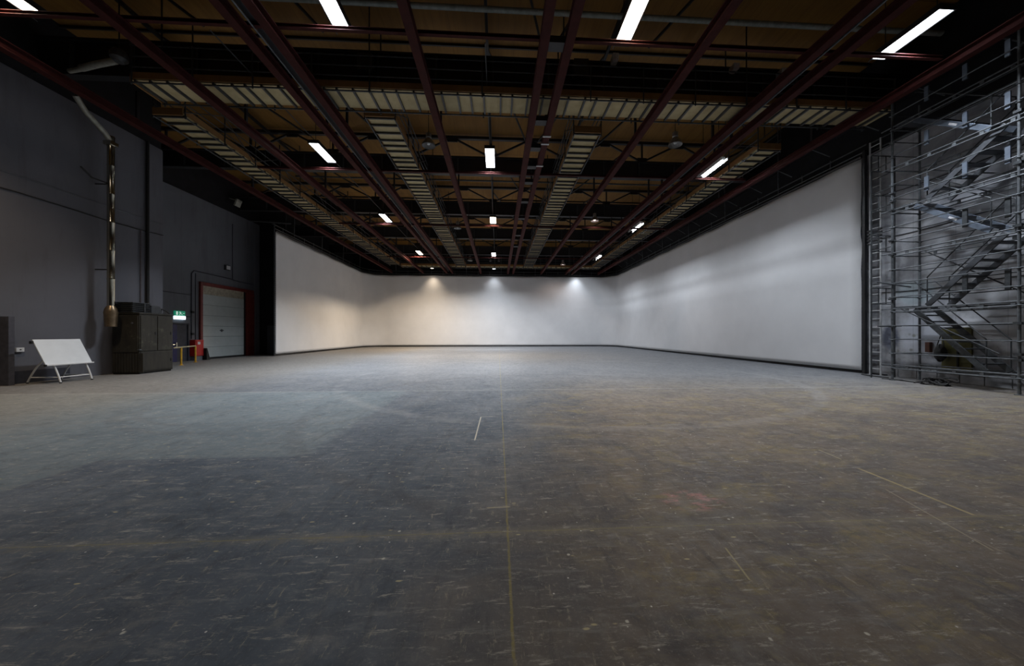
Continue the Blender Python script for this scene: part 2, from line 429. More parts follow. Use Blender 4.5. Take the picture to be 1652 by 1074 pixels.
# ------------------------------------------------------------------ mesh builder
class MB:
    def __init__(s):
        s.v = []; s.f = []; s.mi = []; s.cur = 0

    def face(s, idx):
        s.f.append(idx); s.mi.append(s.cur)

    def box(s, c, size, R=None):
        b = len(s.v)
        for sx in (-.5, .5):
            for sy in (-.5, .5):
                for sz in (-.5, .5):
                    p = V((sx * size[0], sy * size[1], sz * size[2]))
                    if R: p = R @ p
                    s.v.append(p + V(c))
        for q in ((0, 1, 3, 2), (4, 6, 7, 5), (0, 4, 5, 1), (2, 3, 7, 6), (0, 2, 6, 4), (1, 5, 7, 3)):
            s.face([b + i for i in q])
        return s

    def bb(s, x0, x1, y0, y1, z0, z1):
        return s.box(((x0 + x1) / 2, (y0 + y1) / 2, (z0 + z1) / 2), (x1 - x0, y1 - y0, z1 - z0))

    def frame(s, p0, p1, up=None):
        d = (V(p1) - V(p0)); L = d.length; d.normalize()
        u = V(up) if up else (V((0, 0, 1)) if abs(d.z) < 0.95 else V((0, 1, 0)))
        a = d.cross(u).normalized(); b = a.cross(d).normalized()
        return d, a, b, L

    def beam(s, p0, p1, wd, ht, up=None):
        d, a, b, L = s.frame(p0, p1, up)
        R = Matrix((a, d, b)).transposed()
        return s.box((V(p0) + V(p1)) / 2, (wd, L, ht), R)

    def ibeam(s, p0, p1, wd, ht, tf=0.025, tw=0.02):
        d, a, b, L = s.frame(p0, p1)
        s.beam(V(p0) + b * (ht / 2 - tf / 2), V(p1) + b * (ht / 2 - tf / 2), wd, tf)
        s.beam(V(p0) - b * (ht / 2 - tf / 2), V(p1) - b * (ht / 2 - tf / 2), wd, tf)
        s.beam(p0, p1, tw, ht - 2 * tf)
        return s

    def tube(s, p0, p1, r, n=8, r1=None):
        return s.path([p0, p1], r, n, r1)

    def path(s, pts, r, n=8, r1=None, closed=False):
        pts = [V(p) for p in pts]
        b0 = len(s.v); N = len(pts)
        prev = None
        for i, p in enumerate(pts):
            if i == 0: d = pts[1] - p
            elif i == N - 1: d = p - pts[i - 1]
            else: d = (pts[i + 1] - p).normalized() + (p - pts[i - 1]).normalized()
            d.normalize()
            if prev is None:
                u = V((0, 0, 1)) if abs(d.z) < 0.9 else V((1, 0, 0))
                a = d.cross(u).normalized()
            else:
                a = (prev - d * prev.dot(d)).normalized()
            prev = a
            b = d.cross(a)
            rr = r if r1 is None else r + (r1 - r) * i / (N - 1)
            for k in range(n):
                t = 2 * PI * k / n
                s.v.append(p + a * (math.cos(t) * rr) + b * (math.sin(t) * rr))
        for i in range(N - 1):
            for k in range(n):
                k2 = (k + 1) % n
                s.face([b0 + i * n + k, b0 + i * n + k2, b0 + (i + 1) * n + k2, b0 + (i + 1) * n + k])
        s.face([b0 + k for k in range(n)][::-1])
        s.face([b0 + (N - 1) * n + k for k in range(n)])
        return s

    def lathe(s, c, prof, n=20, R=None):
        b0 = len(s.v)
        for (r, z) in prof:
            for k in range(n):
                t = 2 * PI * k / n
                p = V((r * math.cos(t), r * math.sin(t), z))
                if R: p = R @ p
                s.v.append(p + V(c))
        for i in range(len(prof) - 1):
            for k in range(n):
                k2 = (k + 1) % n
                s.face([b0 + i * n + k, b0 + i * n + k2, b0 + (i + 1) * n + k2, b0 + (i + 1) * n + k])
        return s

    def prism(s, pts, h0, h1, axis='x'):
        # polygon of 2-D points extruded along an axis
        b0 = len(s.v); n = len(pts)
        for h in (h0, h1):
            for (a, b) in pts:
                s.v.append(V((h, a, b)) if axis == 'x' else (V((a, h, b)) if axis == 'y' else V((a, b, h))))
        s.face([b0 + i for i in range(n)][::-1]); s.face([b0 + n + i for i in range(n)])
        for i in range(n):
            j = (i + 1) % n
            s.face([b0 + i, b0 + j, b0 + n + j, b0 + n + i])
        return s

    def build(s, name, mats, parent=None, smooth=False, bevel=0):
        if not isinstance(mats, (list, tuple)): mats = [mats]
        if parent is None:
            xs = [p.x for p in s.v]; ys = [p.y for p in s.v]; zs = [p.z for p in s.v]
            org = V(((min(xs) + max(xs)) / 2, (min(ys) + max(ys)) / 2, min(zs)))
        else:
            r = parent
            org = V((0, 0, 0))
            while r is not None:
                org += r.location; r = r.parent
        me = bpy.data.meshes.new(name)
        me.from_pydata([p - org for p in s.v], [], s.f)
        for m in mats: me.materials.append(m)
        for poly, mi in zip(me.polygons, s.mi):
            poly.material_index = mi
            if smooth: poly.use_smooth = True
        import bmesh
        bm = bmesh.new(); bm.from_mesh(me)
        bmesh.ops.recalc_face_normals(bm, faces=bm.faces)
        bm.to_mesh(me); bm.free()
        o = bpy.data.objects.new(name, me)
        COL.objects.link(o)
        if parent is None: o.location = org
        else: o.parent = parent
        if smooth:
            me.set_sharp_from_angle(angle=math.radians(40))
        if bevel:
            b = o.modifiers.new('bevel', 'BEVEL'); b.width = bevel; b.segments = 2; b.limit_method = 'ANGLE'
        return o


def tag(o, label=None, cat=None, group=None, kind=None):
    if label: o['label'] = label
    if cat: o['category'] = cat
    if group: o['group'] = group
    if kind: o['kind'] = kind
    return o


def empty(name, loc, label=None, cat=None, group=None):
    o = bpy.data.objects.new(name, None)
    o.empty_display_size = 0.2
    COL.objects.link(o)
    o.location = loc
    return tag(o, label, cat, group)


def struct(name, mb, mats, parent=None, **kw):
    o = mb.build(name, mats, parent, **kw)
    if parent is None: o['kind'] = 'structure'
    return o


def inst(src, parent, delta):
    """another copy of a part, shifted by delta inside its thing"""
    c = src.copy(); COL.objects.link(c); c.parent = parent
    c.location = src.location + V(delta)
    return c


def copy_tree(o, parent=None, loc=None):
    c = o.copy(); COL.objects.link(c); c.parent = parent
    if loc is not None: c.location = loc
    for ch in list(o.children): copy_tree(ch, c)
    return c


# ------------------------------------------------------------------ the shell
ROOF = 13.0
XL, XF, XR = -16.0, -19.0, 15.6
struct('floor', MB().bb(-19.4, 16.0, -8.4, 47.4, -0.3, 0), M['floor'])
struct('ceiling', MB().bb(-19.4, 16.0, -8.4, 47.4, ROOF, ROOF + 0.3), M['roof'])

# left wall, near length, with the doorway recess
wl = MB()
wl.bb(XF - 0.3, XL, 12.1, 17.5, 0, 10.4)
wl.bb(XF - 0.3, XL, -8.4, 10.9, 0, 10.4)
wl.bb(XF - 0.3, XL, 10.9, 12.1, 2.14, 10.4)
wl.bb(XF - 0.3, XL - 0.45, 10.9, 12.1, 0, 2.14)
wl.cur = 1
wl.bb(XF - 0.3, XL - 0.06, -8.4, 17.5, 10.4, ROOF)  # top coloured black for the darkness under the roof
struct('wall_left', wl, [M['wall_l'], M['blackwall']])
wf = MB()
wf.bb(XF - 0.3, XF, 17.5, 47.4, 0, 10.3)
wf.cur = 1
wf.bb(XF - 0.3, XF - 0.1, 17.5, 47.4, 10.3, ROOF)  # black band in place of the dark void over the wall
struct('wall_left', wf, [M['wall_f'], M['blackwall']])
# black return panel where the recess stops behind the backdrop
rp = MB().bb(XF, -17.0, 28.8, 28.95, 0, ROOF)
struct('wall_back', rp, M['blackwall'])
wr = MB()
wr.bb(XR, XR + 0.3, -8.4, 47.4, 0, 9.2)
wr.cur = 1
wr.bb(XR + 0.05, XR + 0.3, -8.4, 47.4, 9.2, ROOF)
struct('wall_right', wr, [M['wall_r'], M['blackwall']])
struct('wall_back', MB().bb(-19.4, 16, 46.8, 47.1, 0, ROOF), M['blackwall'])
struct('wall_front', MB().bb(-19.4, 16, -8.4, -8.1, 0, ROOF), M['wall_l'])
# base course of blocks along the right wall
kb = MB()
yy = 6.0
while yy < 13.2:
    kb.bb(XR - 0.14, XR, yy, yy + 0.58, 0, 0.36); yy += 0.6
struct('baseboard_right', kb, simple('pale_blocks', (0.22, 0.22, 0.23), 0.8, 0, 0.3, 3), bevel=0.01)
# base strip on the left wall (darker band, wall vent)
struct('baseboard_left', MB().bb(XL, XL + 0.025, 12.35, 13.9, 0, 0.42), M['darkdoor'])
# shallow pilasters of the near left wall
struct('trim_1', MB().bb(XL, XL + 0.015, 16.85, 17.5, 0, 10.35), M['wall_l'])
# purlins
for i in range(14):
    y = 3.0 + i * 3.3 + (0.8 if i % 2 else 0)
    struct('trim_%d' % (2 + i), MB().bb(-19, 15.6, y - 0.03, y + 0.03, ROOF - 0.10, ROOF), M['black'])

# doors ------------------------------------------------------------
d3 = MB()
d3.bb(XL - 0.02, XL + 0.35, 12.02, 12.16, 0, 2.22)
d3.bb(XL - 0.02, XL + 0.06, 10.8, 12.02, 2.14, 2.22)
o = struct('door_3', d3, simple('door_surround_grey', (0.06, 0.06, 0.075), 0.7))
struct('door_leaf', MB().bb(XL - 0.44, XL - 0.38, 10.92, 12.0, 0.01, 2.12), M['darkdoor'], o)  # dark panel behind the frame, its colour gives the open doorway's darkness

# roller / sectional door with red frame
Y0, Y1, ZT = 23.35, 27.0, 4.98
r = empty('door_1', (XF, (Y0 + Y1) / 2, 0)); r['kind'] = 'structure'
struct('frame', MB().bb(XF, XF + 0.12, Y0 - 0.18, Y0, 0, ZT).bb(XF, XF + 0.12, Y0, Y1 + 1.0, ZT - 0.22, ZT).bb(XF, XF + 0.14, Y1 + 0.18, Y1 + 1.0, 0, ZT - 0.22), M['redframe'], r, bevel=0.01)
struct('track', MB().bb(XF, XF + 0.1, Y1, Y1 + 0.1, 0, ZT - 0.22), M['black'], r)
struct('header', MB().bb(XF, XF + 0.05, Y0, Y1, 4.22, ZT - 0.22), M['cream'], r)
for k in range(6):
    z0 = 0.12 + k * 0.685
    struct('panel', MB().bb(XF, XF + 0.07, Y0 + 0.01, Y1 - 0.01, z0, z0 + 0.672), M['doorwhite'], r, bevel=0.012)
struct('rubber_seal', MB().bb(XF, XF + 0.08, Y0, Y1, 0, 0.12), M['rubber'], r)
struct('handle', MB().bb(XF + 0.07, XF + 0.11, 24.75, 25.05, 1.86, 1.92).bb(XF + 0.07, XF + 0.10, 24.85, 24.95, 1.80, 1.97), M['darkgrey'], r)
struct('trim_16', MB().bb(XF, XF + 0.16, 28.1, 28.55, 0, 10.2), M['wall_f'])

# exit door beside it
r = empty('door_2', (XF, 21.65, 0)); r['kind'] = 'structure'
struct('frame', MB().bb(XF, XF + 0.1, 20.85, 20.95, 0, 2.3).bb(XF, XF + 0.1, 22.3, 22.4, 0, 2.3).bb(XF, XF + 0.1, 20.95, 22.3, 2.22, 2.3), M['darkdoor'], r)
lf = struct('door_leaf', MB().bb(XF + 0.01, XF + 0.06, 20.96, 21.62, 0.01, 2.21), M['bluedoor'], r)
struct('handle', MB().bb(XF + 0.06, XF + 0.12, 21.5, 21.56, 0.9, 1.15).tube((XF + 0.09, 21.1, 1.02), (XF + 0.09, 21.5, 1.02), 0.015), M['silver'], lf)
struct('door_leaf', MB().bb(XF + 0.01, XF + 0.05, 21.63, 22.29, 0.01, 2.21), M['darkdoor'], r)

# exit sign ----------------------------------------------------------
r = empty('exit_sign', (XF, 21.8, 2.5), 'green and white lit exit sign above the blue door', 'sign')
g = MB().bb(XF, XF + 0.09, 21.45, 22.12, 2.74, 3.02).build('green_panel', M['signgreen'], r, bevel=0.006)
# running figure, doorway and arrow
fx = XF + 0.093
fig = MB()
fig.bb(fx, fx + 0.006, 21.52, 21.62, 2.78, 2.98)
def bar(a, b, wd): fig.beam((fx + 0.004, a[0], a[1]), (fx + 0.004, b[0], b[1]), wd, 0.006, up=(1, 0, 0))
fig.prism([(21.76 + 0.022 * math.cos(k * PI / 4), 2.965 + 0.022 * math.sin(k * PI / 4)) for k in range(8)], fx, fx + 0.006)
bar((21.77, 2.94), (21.80, 2.87), 0.035); bar((21.80, 2.87), (21.74, 2.83), 0.022); bar((21.74, 2.83), (21.74, 2.77), 0.022)
bar((21.80, 2.87), (21.87, 2.83), 0.022); bar((21.87, 2.83), (21.92, 2.80), 0.020); bar((21.77, 2.93), (21.70, 2.90), 0.018); bar((21.79, 2.93), (21.86, 2.92), 0.018)
bar((21.95, 2.88), (22.06, 2.88), 0.02)
fig.build('pictogram', M['signfig'], r)
MB().bb(XF, XF + 0.11, 21.45, 22.12, 2.52, 2.72).build('light_box', M['signwhite'], r, bevel=0.006)

# ------------------------------------------------------------------ backdrop
def upath(off=0.0, step=0.5):
    """inside line of the backdrop from its right end round to its left end"""
    R = 2.4
    xr, xl, yb = 15.25 + off, -16.6 - off, 45.4 + off
    Rr = R + off
    pts = []
    y = 13.75
    while y < yb - Rr: pts.append((xr, y)); y += step
    for k in range(0, 13):
        a = k / 12 * PI / 2
        pts.append((xr - Rr + Rr * math.cos(a), yb - Rr + Rr * math.sin(a)))
    x = xr - Rr - step
    while x > xl + Rr: pts.append((x, yb)); x -= step
    for k in range(0, 13):
        a = PI / 2 + k / 12 * PI / 2
        pts.append((xl + Rr + Rr * math.cos(a), yb - Rr + Rr * math.sin(a)))
    y = yb - Rr - step
    while y > 26.9: pts.append((xl, y)); y -= step
    pts.append((xl, 26.9))
    return pts

def top_z(x, y):
    return 9.12 + (0.12 if x < -16 else 0) * (45 - y) / 18 - (0.10 * (45 - y) / 30 if x > 14.5 else 0)

P = upath()
NR = 44
cl = MB()
n = len(P)
for i, (x, y) in enumerate(P):
    a = P[max(0, i - 1)]; b = P[min(n - 1, i + 1)]
    tx, ty = b[0] - a[0], b[1] - a[1]; L = math.hypot(tx, ty); nx, ny = -ty / L, tx / L   # towards the room
    for k in range(NR + 1):
        t = k / NR
        zt = top_z(x, y)
        z = 0.13 + t * (zt - 0.13)
        d = 0.0
        # soft horizontal creases of the right-hand run
        if x > 12:
            s = min(1.0, (x - 12) / 2.5)
            d += s * (0.045 * math.exp(-((z - 5.9) / 0.28) ** 2) - 0.05 * math.exp(-((z - 5.25) / 0.30) ** 2) + 0.022 * math.exp(-((z - 4.3) / 0.3) ** 2) + 0.03 * math.exp(-((z - 6.9) / 0.45) ** 2))
        d += 0.012 * math.sin(i * 0.42) * math.sin(t * PI)
        cl.v.append(V((x + nx * d, y + ny * d, z + 0.02 * math.sin(i * 0.9) * t)))
for i in range(n - 1):
    for k in range(NR):
        a = i * (NR + 1) + k
        cl.face([a, a + NR + 1, a + NR + 2, a + 1])
o = cl.build('backdrop', M['cloth'], smooth=True)
sm = o.modifiers.new('thickness', 'SOLIDIFY'); sm.thickness = 0.012
tag(o, 'huge white backdrop cloth wrapped round the left, back and right sides', 'backdrop')

fr = empty('backdrop_frame', (-0.7, 30, 0), 'black tube frame carrying the white backdrop cloth round the room', 'frame')
PO = upath(0.07)
MB().path([(x, y, 0.055) for x, y in PO], 0.05, 6).build('bottom_rail', M['black'], fr)
MB().path([(x, y, top_z(x, y) + 0.10) for x, y in upath(0.02)], 0.075, 6).build('top_rail', M['black'], fr)
MB().path([(x, y, top_z(x, y) + 0.30) for x, y in upath(0.12)], 0.025, 6).build('top_rail', M['galv'], fr)
MB().path([(x, y, top_z(x, y) + 0.62) for x, y in upath(0.22)], 0.03, 6).build('top_rail', M['galvdark'], fr)
PP = upath(0.12)
acc = 0; last = PP[0]; cnt = 0
for (x, y) in PP:
    acc += math.hypot(x - last[0], y - last[1]); last = (x, y)
    if acc > 1.45:
        acc = 0; cnt += 1
        z = top_z(x, y)
        MB().tube((x, y, z + 0.06), (x, y, z + 0.66), 0.02, 6).build('strut', M['galv'], fr)
        if cnt % 3 == 0:
            inx = 0.5 if x > 14 else (-0.5 if x < -15 else 0)
            MB().tube((x, y, z + 0.62), (x - inx * 0.3, y - (0.4 if not inx else 0.15), ROOF), 0.024, 6).build('hanger', M['galv'], fr)
        MB().tube((x, y, 0.0), (x, y, 0.12), 0.02, 6).build('foot', M['galvdark'], fr)
MB().tube((-16.62, 26.78, 0), (-16.62, 26.78, 9.9), 0.045, 8).build('end_pole', M['galvdark'], fr, smooth=True)
MB().bb(15.2, 15.32, 13.58, 13.68, 0, 9.3).build('end_pole', M['black'], fr)
# lacing loops along both cloth ends
lc = MB()
for k in range(60):
    z = 0.25 + k * 0.148
    lc.beam((15.26, 13.66, z), (15.26, 13.76, z + 0.05), 0.012, 0.012)
    lc.beam((-16.60, 26.80, z), (-16.60, 26.92, z + 0.05), 0.014, 0.014)
lc.build('lacing', M['white'], fr)
# boom pole and cross arm at the left end
MB().tube((-18.2, 26.6, 9.95), (-15.6, 27.1, 9.95), 0.05, 8).build('cross_arm', M['darkgrey'], fr)

# ladder truss at the right end of the backdrop
lt = empty('ladder_truss', (15.45, 13.25, 0), 'tall narrow grey ladder truss standing at the right end of the white backdrop', 'ladder')
for y in (13.42, 13.02):
    MB().tube((15.25, y, 0), (15.25, y, 9.5), 0.028, 8).build('upright', M['ladder'], lt, smooth=True)
r0 = MB().tube((15.25, 13.02, 0.25), (15.25, 13.42, 0.25), 0.017, 8).build('rung', M['ladder'], lt, smooth=True)
for k in range(1, 28):
    inst(r0, lt, (0, 0, 0.335 * k))
for k in range(5):
    for y in (13.42, 13.02):
        z = 5.35 + k * 0.13
        MB().box((15.22, y, z), (0.09, 0.10, 0.05)).build('clamp', M['black'], lt)
MB().tube((15.23, 13.1, 7.9), (15.23, 12.6, 7.95), 0.02, 6).build('brace', M['galvdark'], lt)
MB().bb(15.32, 15.5, 12.95, 13.5, 0.0, 0.05).build('foot', M['black'], lt)

# ------------------------------------------------------------------ crane rails and other roof steel
rails = [(-13.5, 'leftmost dark red overhead rail, running high along the grey left wall'),
         (-9.6, 'dark red overhead rail just right of the outer left catwalk'),
         (-6.6, 'left beam of the double red rail left of the inner left catwalk'),
         (-5.85, 'right beam of the double red rail left of the inner left catwalk'),
         (-2.25, 'single dark red rail between the inner left catwalk and the central lamps'),
         (1.23, 'left beam of the central double red rail right of the middle lamps'),
         (1.90, 'right beam of the central double red rail right of the middle lamps'),
         (5.55, 'single dark red rail just right of the inner right catwalk'),
         (8.80, 'left beam of the double red rail near the right-hand tube lamps'),
         (9.60, 'right beam of the double red rail near the right-hand tube lamps'),
         (13.1, 'rightmost dark red overhead rail, between the outer right catwalk and right wall')]
TR = [13.1, 19.9, 26.6, 33.3, 40.0]
for x, lab in rails:
    big = 0.24
    r = empty('overhead_rail', (x, 20, 9.4), lab, 'overhead rail')
    MB().ibeam((x, -2, 9.53), (x, 45.1, 9.53), big, 0.26).build('beam', M['red'], r)
    for ty in TR:
        if abs(ty - 13.1) < 0.1: ty = 13.8
        MB().bb(x - 0.035, x + 0.035, ty - 0.05, ty + 0.05, 9.66, 10.72).build('hanger', M['black'], r)
    if abs(x - 1.9) < 0.01:
        for ty in (9.35, 12.75, 14.6, 16.2, 17.9, 20.5, 23.5, 27.5, 31):
            MB().bb(1.36, 1.77, ty - 0.16, ty + 0.16, 9.44, 9.62).build('spacer_block', M['black'], r)
        for ty in (13.5, 14.05, 15.9):
            MB().bb(1.74, 2.06, ty - 0.03, ty + 0.03, 9.36, 9.40).build('clamp', M['white'], r)
for x, lab in ((-6.22, 'black cable trunking above the double red rail on the left'), (9.2, 'black cable trunking above the double red rail on the right')):
    tag(MB().bb(x - 0.2, x + 0.2, 0, 45, 9.765, 9.86).build('cable_trunking', M['black']), lab, 'trunking')
for x, y0, lab in ((-6.35, 0, 'thin grey conduit in the gap of the left double rail'), (9.25, 0, 'thin grey conduit in the gap of the right double rail')):
    tag(MB().tube((x, y0, 9.63), (x, 45, 9.63), 0.022, 8).build('conduit', M['galv'], smooth=True), lab, 'conduit')

# cross bars that carry the lamps
for y, x0, x1, lab in ((9.42, -15.9, 12.9, 'thin red cross bar under the nearest row of tube lamps'),
                       (17.45, -11.6, 12.9, 'thin red cross bar under the second row of lamps'),
                       (26.0, -11.6, 12.9, 'thin red cross bar under the third row of lamps'),
                       (36.9, -11.6, 12.9, 'thin red cross bar under the farthest row of lamps')):
    MBo = MB().ibeam((x0, y, 9.71), (x1, y, 9.71), 0.10, 0.10, 0.012, 0.012)
    tag(MBo.build('cross_bar', M['red']), lab, 'cross bar')

# roof girders with their lattice
names = ['nearest', 'second nearest', 'third nearest', 'fourth nearest', 'farthest']
for i, ty in enumerate(TR):
    zt = 12.0 if i == 0 else 11.7
    r = empty('roof_girder', (-1.5, ty, 10.7), 'black roof girder with lattice webs, the %s of five across the hall' % names[i], 'girder')
    MB().bb(-18.9, 15.6, ty - 0.15, ty + 0.15, 10.7, 10.78).bb(-18.9, 15.6, ty - 0.15, ty + 0.15, zt - 0.08, zt).bb(-18.9, 15.6, ty - 0.03, ty + 0.03, 10.78, zt - 0.08).build('plate_beam', M['black'], r)
    if i:
        MB().bb(-18.9, 15.6, ty - 0.08, ty + 0.08, ROOF - 0.28, ROOF - 0.12).build('top_chord', M['black'], r)
    x = -18.0; s = 0
    while x < 15 and i:
        z0, z1 = (zt, ROOF - 0.2) if s % 2 == 0 else (ROOF - 0.2, zt)
        MB().beam((x, ty, z0), (x + 2.2, ty, z1), 0.09, 0.09).build('diagonal', M['black'], r)
        MB().bb(x - 0.28, x + 0.28, ty - 0.03, ty + 0.03, (zt, ROOF - 0.45)[s % 2], (zt + 0.25, ROOF - 0.15)[s % 2]).build('gusset_plate', M['black'], r)
        if s % 2 == 0:
            MB().bb(x - 0.04, x + 0.04, ty - 0.05, ty + 0.05, zt, ROOF - 0.2).build('post', M['black'], r)
        x += 2.2; s += 1
    for xx in [-17 + k * 2.1 for k in range(16)]:
        MB().bb(xx - 0.03, xx + 0.03, ty - 0.13, ty + 0.13, 10.78, zt - 0.08).build('stiffener', M['darkgrey'], r)

# ties running down the hall between the girders
for x, z, lab in ((-8.3, 12.55, 'long black roof tie above the left row of tube lamps'), (-0.42, 12.55, 'long black roof tie above the middle row of lamps'),
                  (4.2, 12.55, 'long black roof tie above the inner right catwalk'), (7.7, 12.55, 'long black roof tie above the bell lamps on the right'),
                  (-12.4, 12.55, 'long black roof tie above the outer left catwalk')):
    r = empty('roof_tie', (x, 20, z), lab, 'roof tie')
    MB().bb(x - 0.05, x + 0.05, 0, 46.5, z - 0.06, z + 0.06).build('beam', M['black'], r)
    ys = [6.5] + TR
    for a, b in zip(ys[:-1], ys[1:]):
        sgn = 1 if x < 4 else -1
        MB().beam((x, a + 0.2, z), (x + sgn * 2.0, b - 0.2, z), 0.07, 0.07).build('wind_brace', M['black'], r)

r = MB().tube((-15.5, 11.15, 12.05), (15.3, 11.15, 12.05), 0.085, 12)
tag(r.build('service_pipe', M['pipe'], smooth=True), 'thick pale grey pipe crossing the roof above the nearest lamps', 'pipe')
for x in (-10.8, 5.2, 12.7):
    pass
for i, (y, z) in enumerate(((21.3, 11.0), (34.5, 11.0))):
    o = MB().tube((-12, y, z), (13, y, z), 0.05, 8).build('service_pipe', M['galvdark'], smooth=True)
    tag(o, ('grey roof pipe crossing just beyond the second girder', 'grey roof pipe crossing just beyond the fourth girder')[i], 'pipe')

# equipment boxes standing on the first girder
for x, z, m_, wdt, ht, lab in ((-1.85 - 2.9, 11.35, 'darkgrey', 0.55, 0.6, 'dark square box on the nearest girder, left of centre'),
                        (3.05, 11.5, 'darkgrey', 0.55, 0.6, 'dark box on the nearest girder, right of the central rails'),
                        (4.35, 11.95, 'sticker', 0.22, 0.25, 'small white box on the nearest girder, right of centre'),
                        (9.0, 11.8, 'sticker', 0.22, 0.2, 'small white box on the nearest girder by the right double rail'),
                        (10.9, 11.7, 'sticker', 0.22, 0.2, 'small white box on the nearest girder near the right tube lamp')):
    tag(MB().bb(x - wdt / 2, x + wdt / 2, 12.62, 12.94, z - ht / 2, z + ht / 2).build('equipment_box', M[m_], bevel=0.015), lab, 'box')

# ------------------------------------------------------------------ catwalks
DZ = 10.0
def catwalk(axis, a0, a1, b0, b1, label, step=0.5, rail_sides=(0, 1), dark=False):
    """axis 'y': runs along y from a0 to a1 between x=b0 and x=b1; axis 'x' the other way"""
    def pt(a, b, z): return (b, a, z) if axis == 'y' else (a, b, z)
    r = empty('catwalk', pt((a0 + a1) / 2, (b0 + b1) / 2, DZ), label, 'catwalk')
    def bx(A0, A1, B0, B1, z0, z1):
        m = MB()
        return m.bb(B0, B1, A0, A1, z0, z1) if axis == 'y' else m.bb(A0, A1, B0, B1, z0, z1)
    bx(a0, a1, b0 + 0.04, b1 - 0.04, DZ + 0.05, DZ + 0.085).build('deck', M['deck'], r)
    j = bx(a0 + 0.1, a0 + 0.16, b0, b1, DZ - 0.035, DZ + 0.05).build('joist', M['darkgrey'], r)
    n = int((a1 - a0 - 0.3) / step)
    for k in range(1, n + 1):
        dd = k * step + (0.05 if k % 3 == 0 else -0.04 * (k % 2))
        inst(j, r, pt(dd, 0, 0))
    for B in (b0, b1):
        MB().tube(pt(a0, B, DZ - 0.05), pt(a1, B, DZ - 0.05), 0.028, 8).build('edge_tube', M['galvdark'], r, smooth=True)
    for B in (b0 + 0.0, b1 - 0.03):
        bx(a0, a1, B, B + 0.03, DZ + 0.085, DZ + 0.30).build('toe_board', M['toe'], r)
    bx(a0 - 0.03, a0, b0, b1, DZ - 0.02, DZ + 0.25).build('end_board', M['toe'], r)
    for sd in rail_sides:
        B = (b0 - 0.03, b1 + 0.03)[sd]
        for z in (0.45, 0.8, 1.15):
            MB().tube(pt(a0, B, DZ + z), pt(a1, B, DZ + z), 0.022, 8).build('guard_rail', M['galvdark'], r, smooth=True)
        ps = MB().tube(pt(a0 + 0.05, B, DZ - 0.12), pt(a0 + 0.05, B, DZ + 1.2), 0.024, 8).build('post', M['galvdark'], r, smooth=True)
        m = int((a1 - a0) / 1.9)
        for k in range(1, m + 1):
            inst(ps, r, pt(k * (a1 - a0 - 0.1) / m, 0, 0))
    # hangers up to the roof
    k = a0 + 1.0
    while k < a1:
        for B in (b0 - 0.03, b1 + 0.03):
            MB().tube(pt(k, B, DZ + 1.1), pt(k, B, ROOF), 0.024, 6).build('hanger', M['black'], r)
        k += 6.7
    if axis == 'y' and dark:
        # lattice bracing along one side
        B = b1 + 0.03 if dark == 2 else b0 - 0.03
        k = a0; s = 0
        while k < a1 - 1.9:
            z0, z1 = (0.1, 1.15) if s % 2 == 0 else (1.15, 0.1)
            MB().tube(pt(k, B, DZ + z0), pt(k + 1.9, B, DZ + z1), 0.02, 6).build('lattice_brace', M['darkgrey'], r)
            k += 1.9; s += 1
    return r

catwalk('x', -12.1, 14.8, 12.15, 13.3 - 0.05, 'plywood catwalk crossing the hall in front of the four long ones')
catwalk('y', 13.95, 43.0, -13.1, -12.0, 'outer left plywood catwalk running to the back of the hall', dark=2)
catwalk('y', 13.6, 43.0, -5.1, -4.0, 'inner left plywood catwalk running to the back of the hall', dark=2)
catwalk('y', 14.2, 43.0, 3.15, 4.25, 'inner right plywood catwalk running to the back of the hall', dark=1)
catwalk('y', 15.0, 43.0, 11.75, 12.75, 'outer right plywood catwalk running to the back of the hall', dark=1)
catwalk('x', -12.0, 13.0, 43.4, 44.3, 'far plywood catwalk crossing just in front of the back screen', step=0.6, rail_sides=(0,))

# ------------------------------------------------------------------ lamps
def area(parent, loc, sx, sy, power, col, spread=105):
    l = bpy.data.lights.new('lamp_beam', 'AREA')
    l.shape = 'RECTANGLE'; l.size = sx; l.size_y = sy
    l.energy = power; l.color = col; l.spread = math.radians(spread)
    o = bpy.data.objects.new('lamp_beam', l); COL.objects.link(o)
    o.parent = parent; o.location = V(loc) - parent.location
    return o

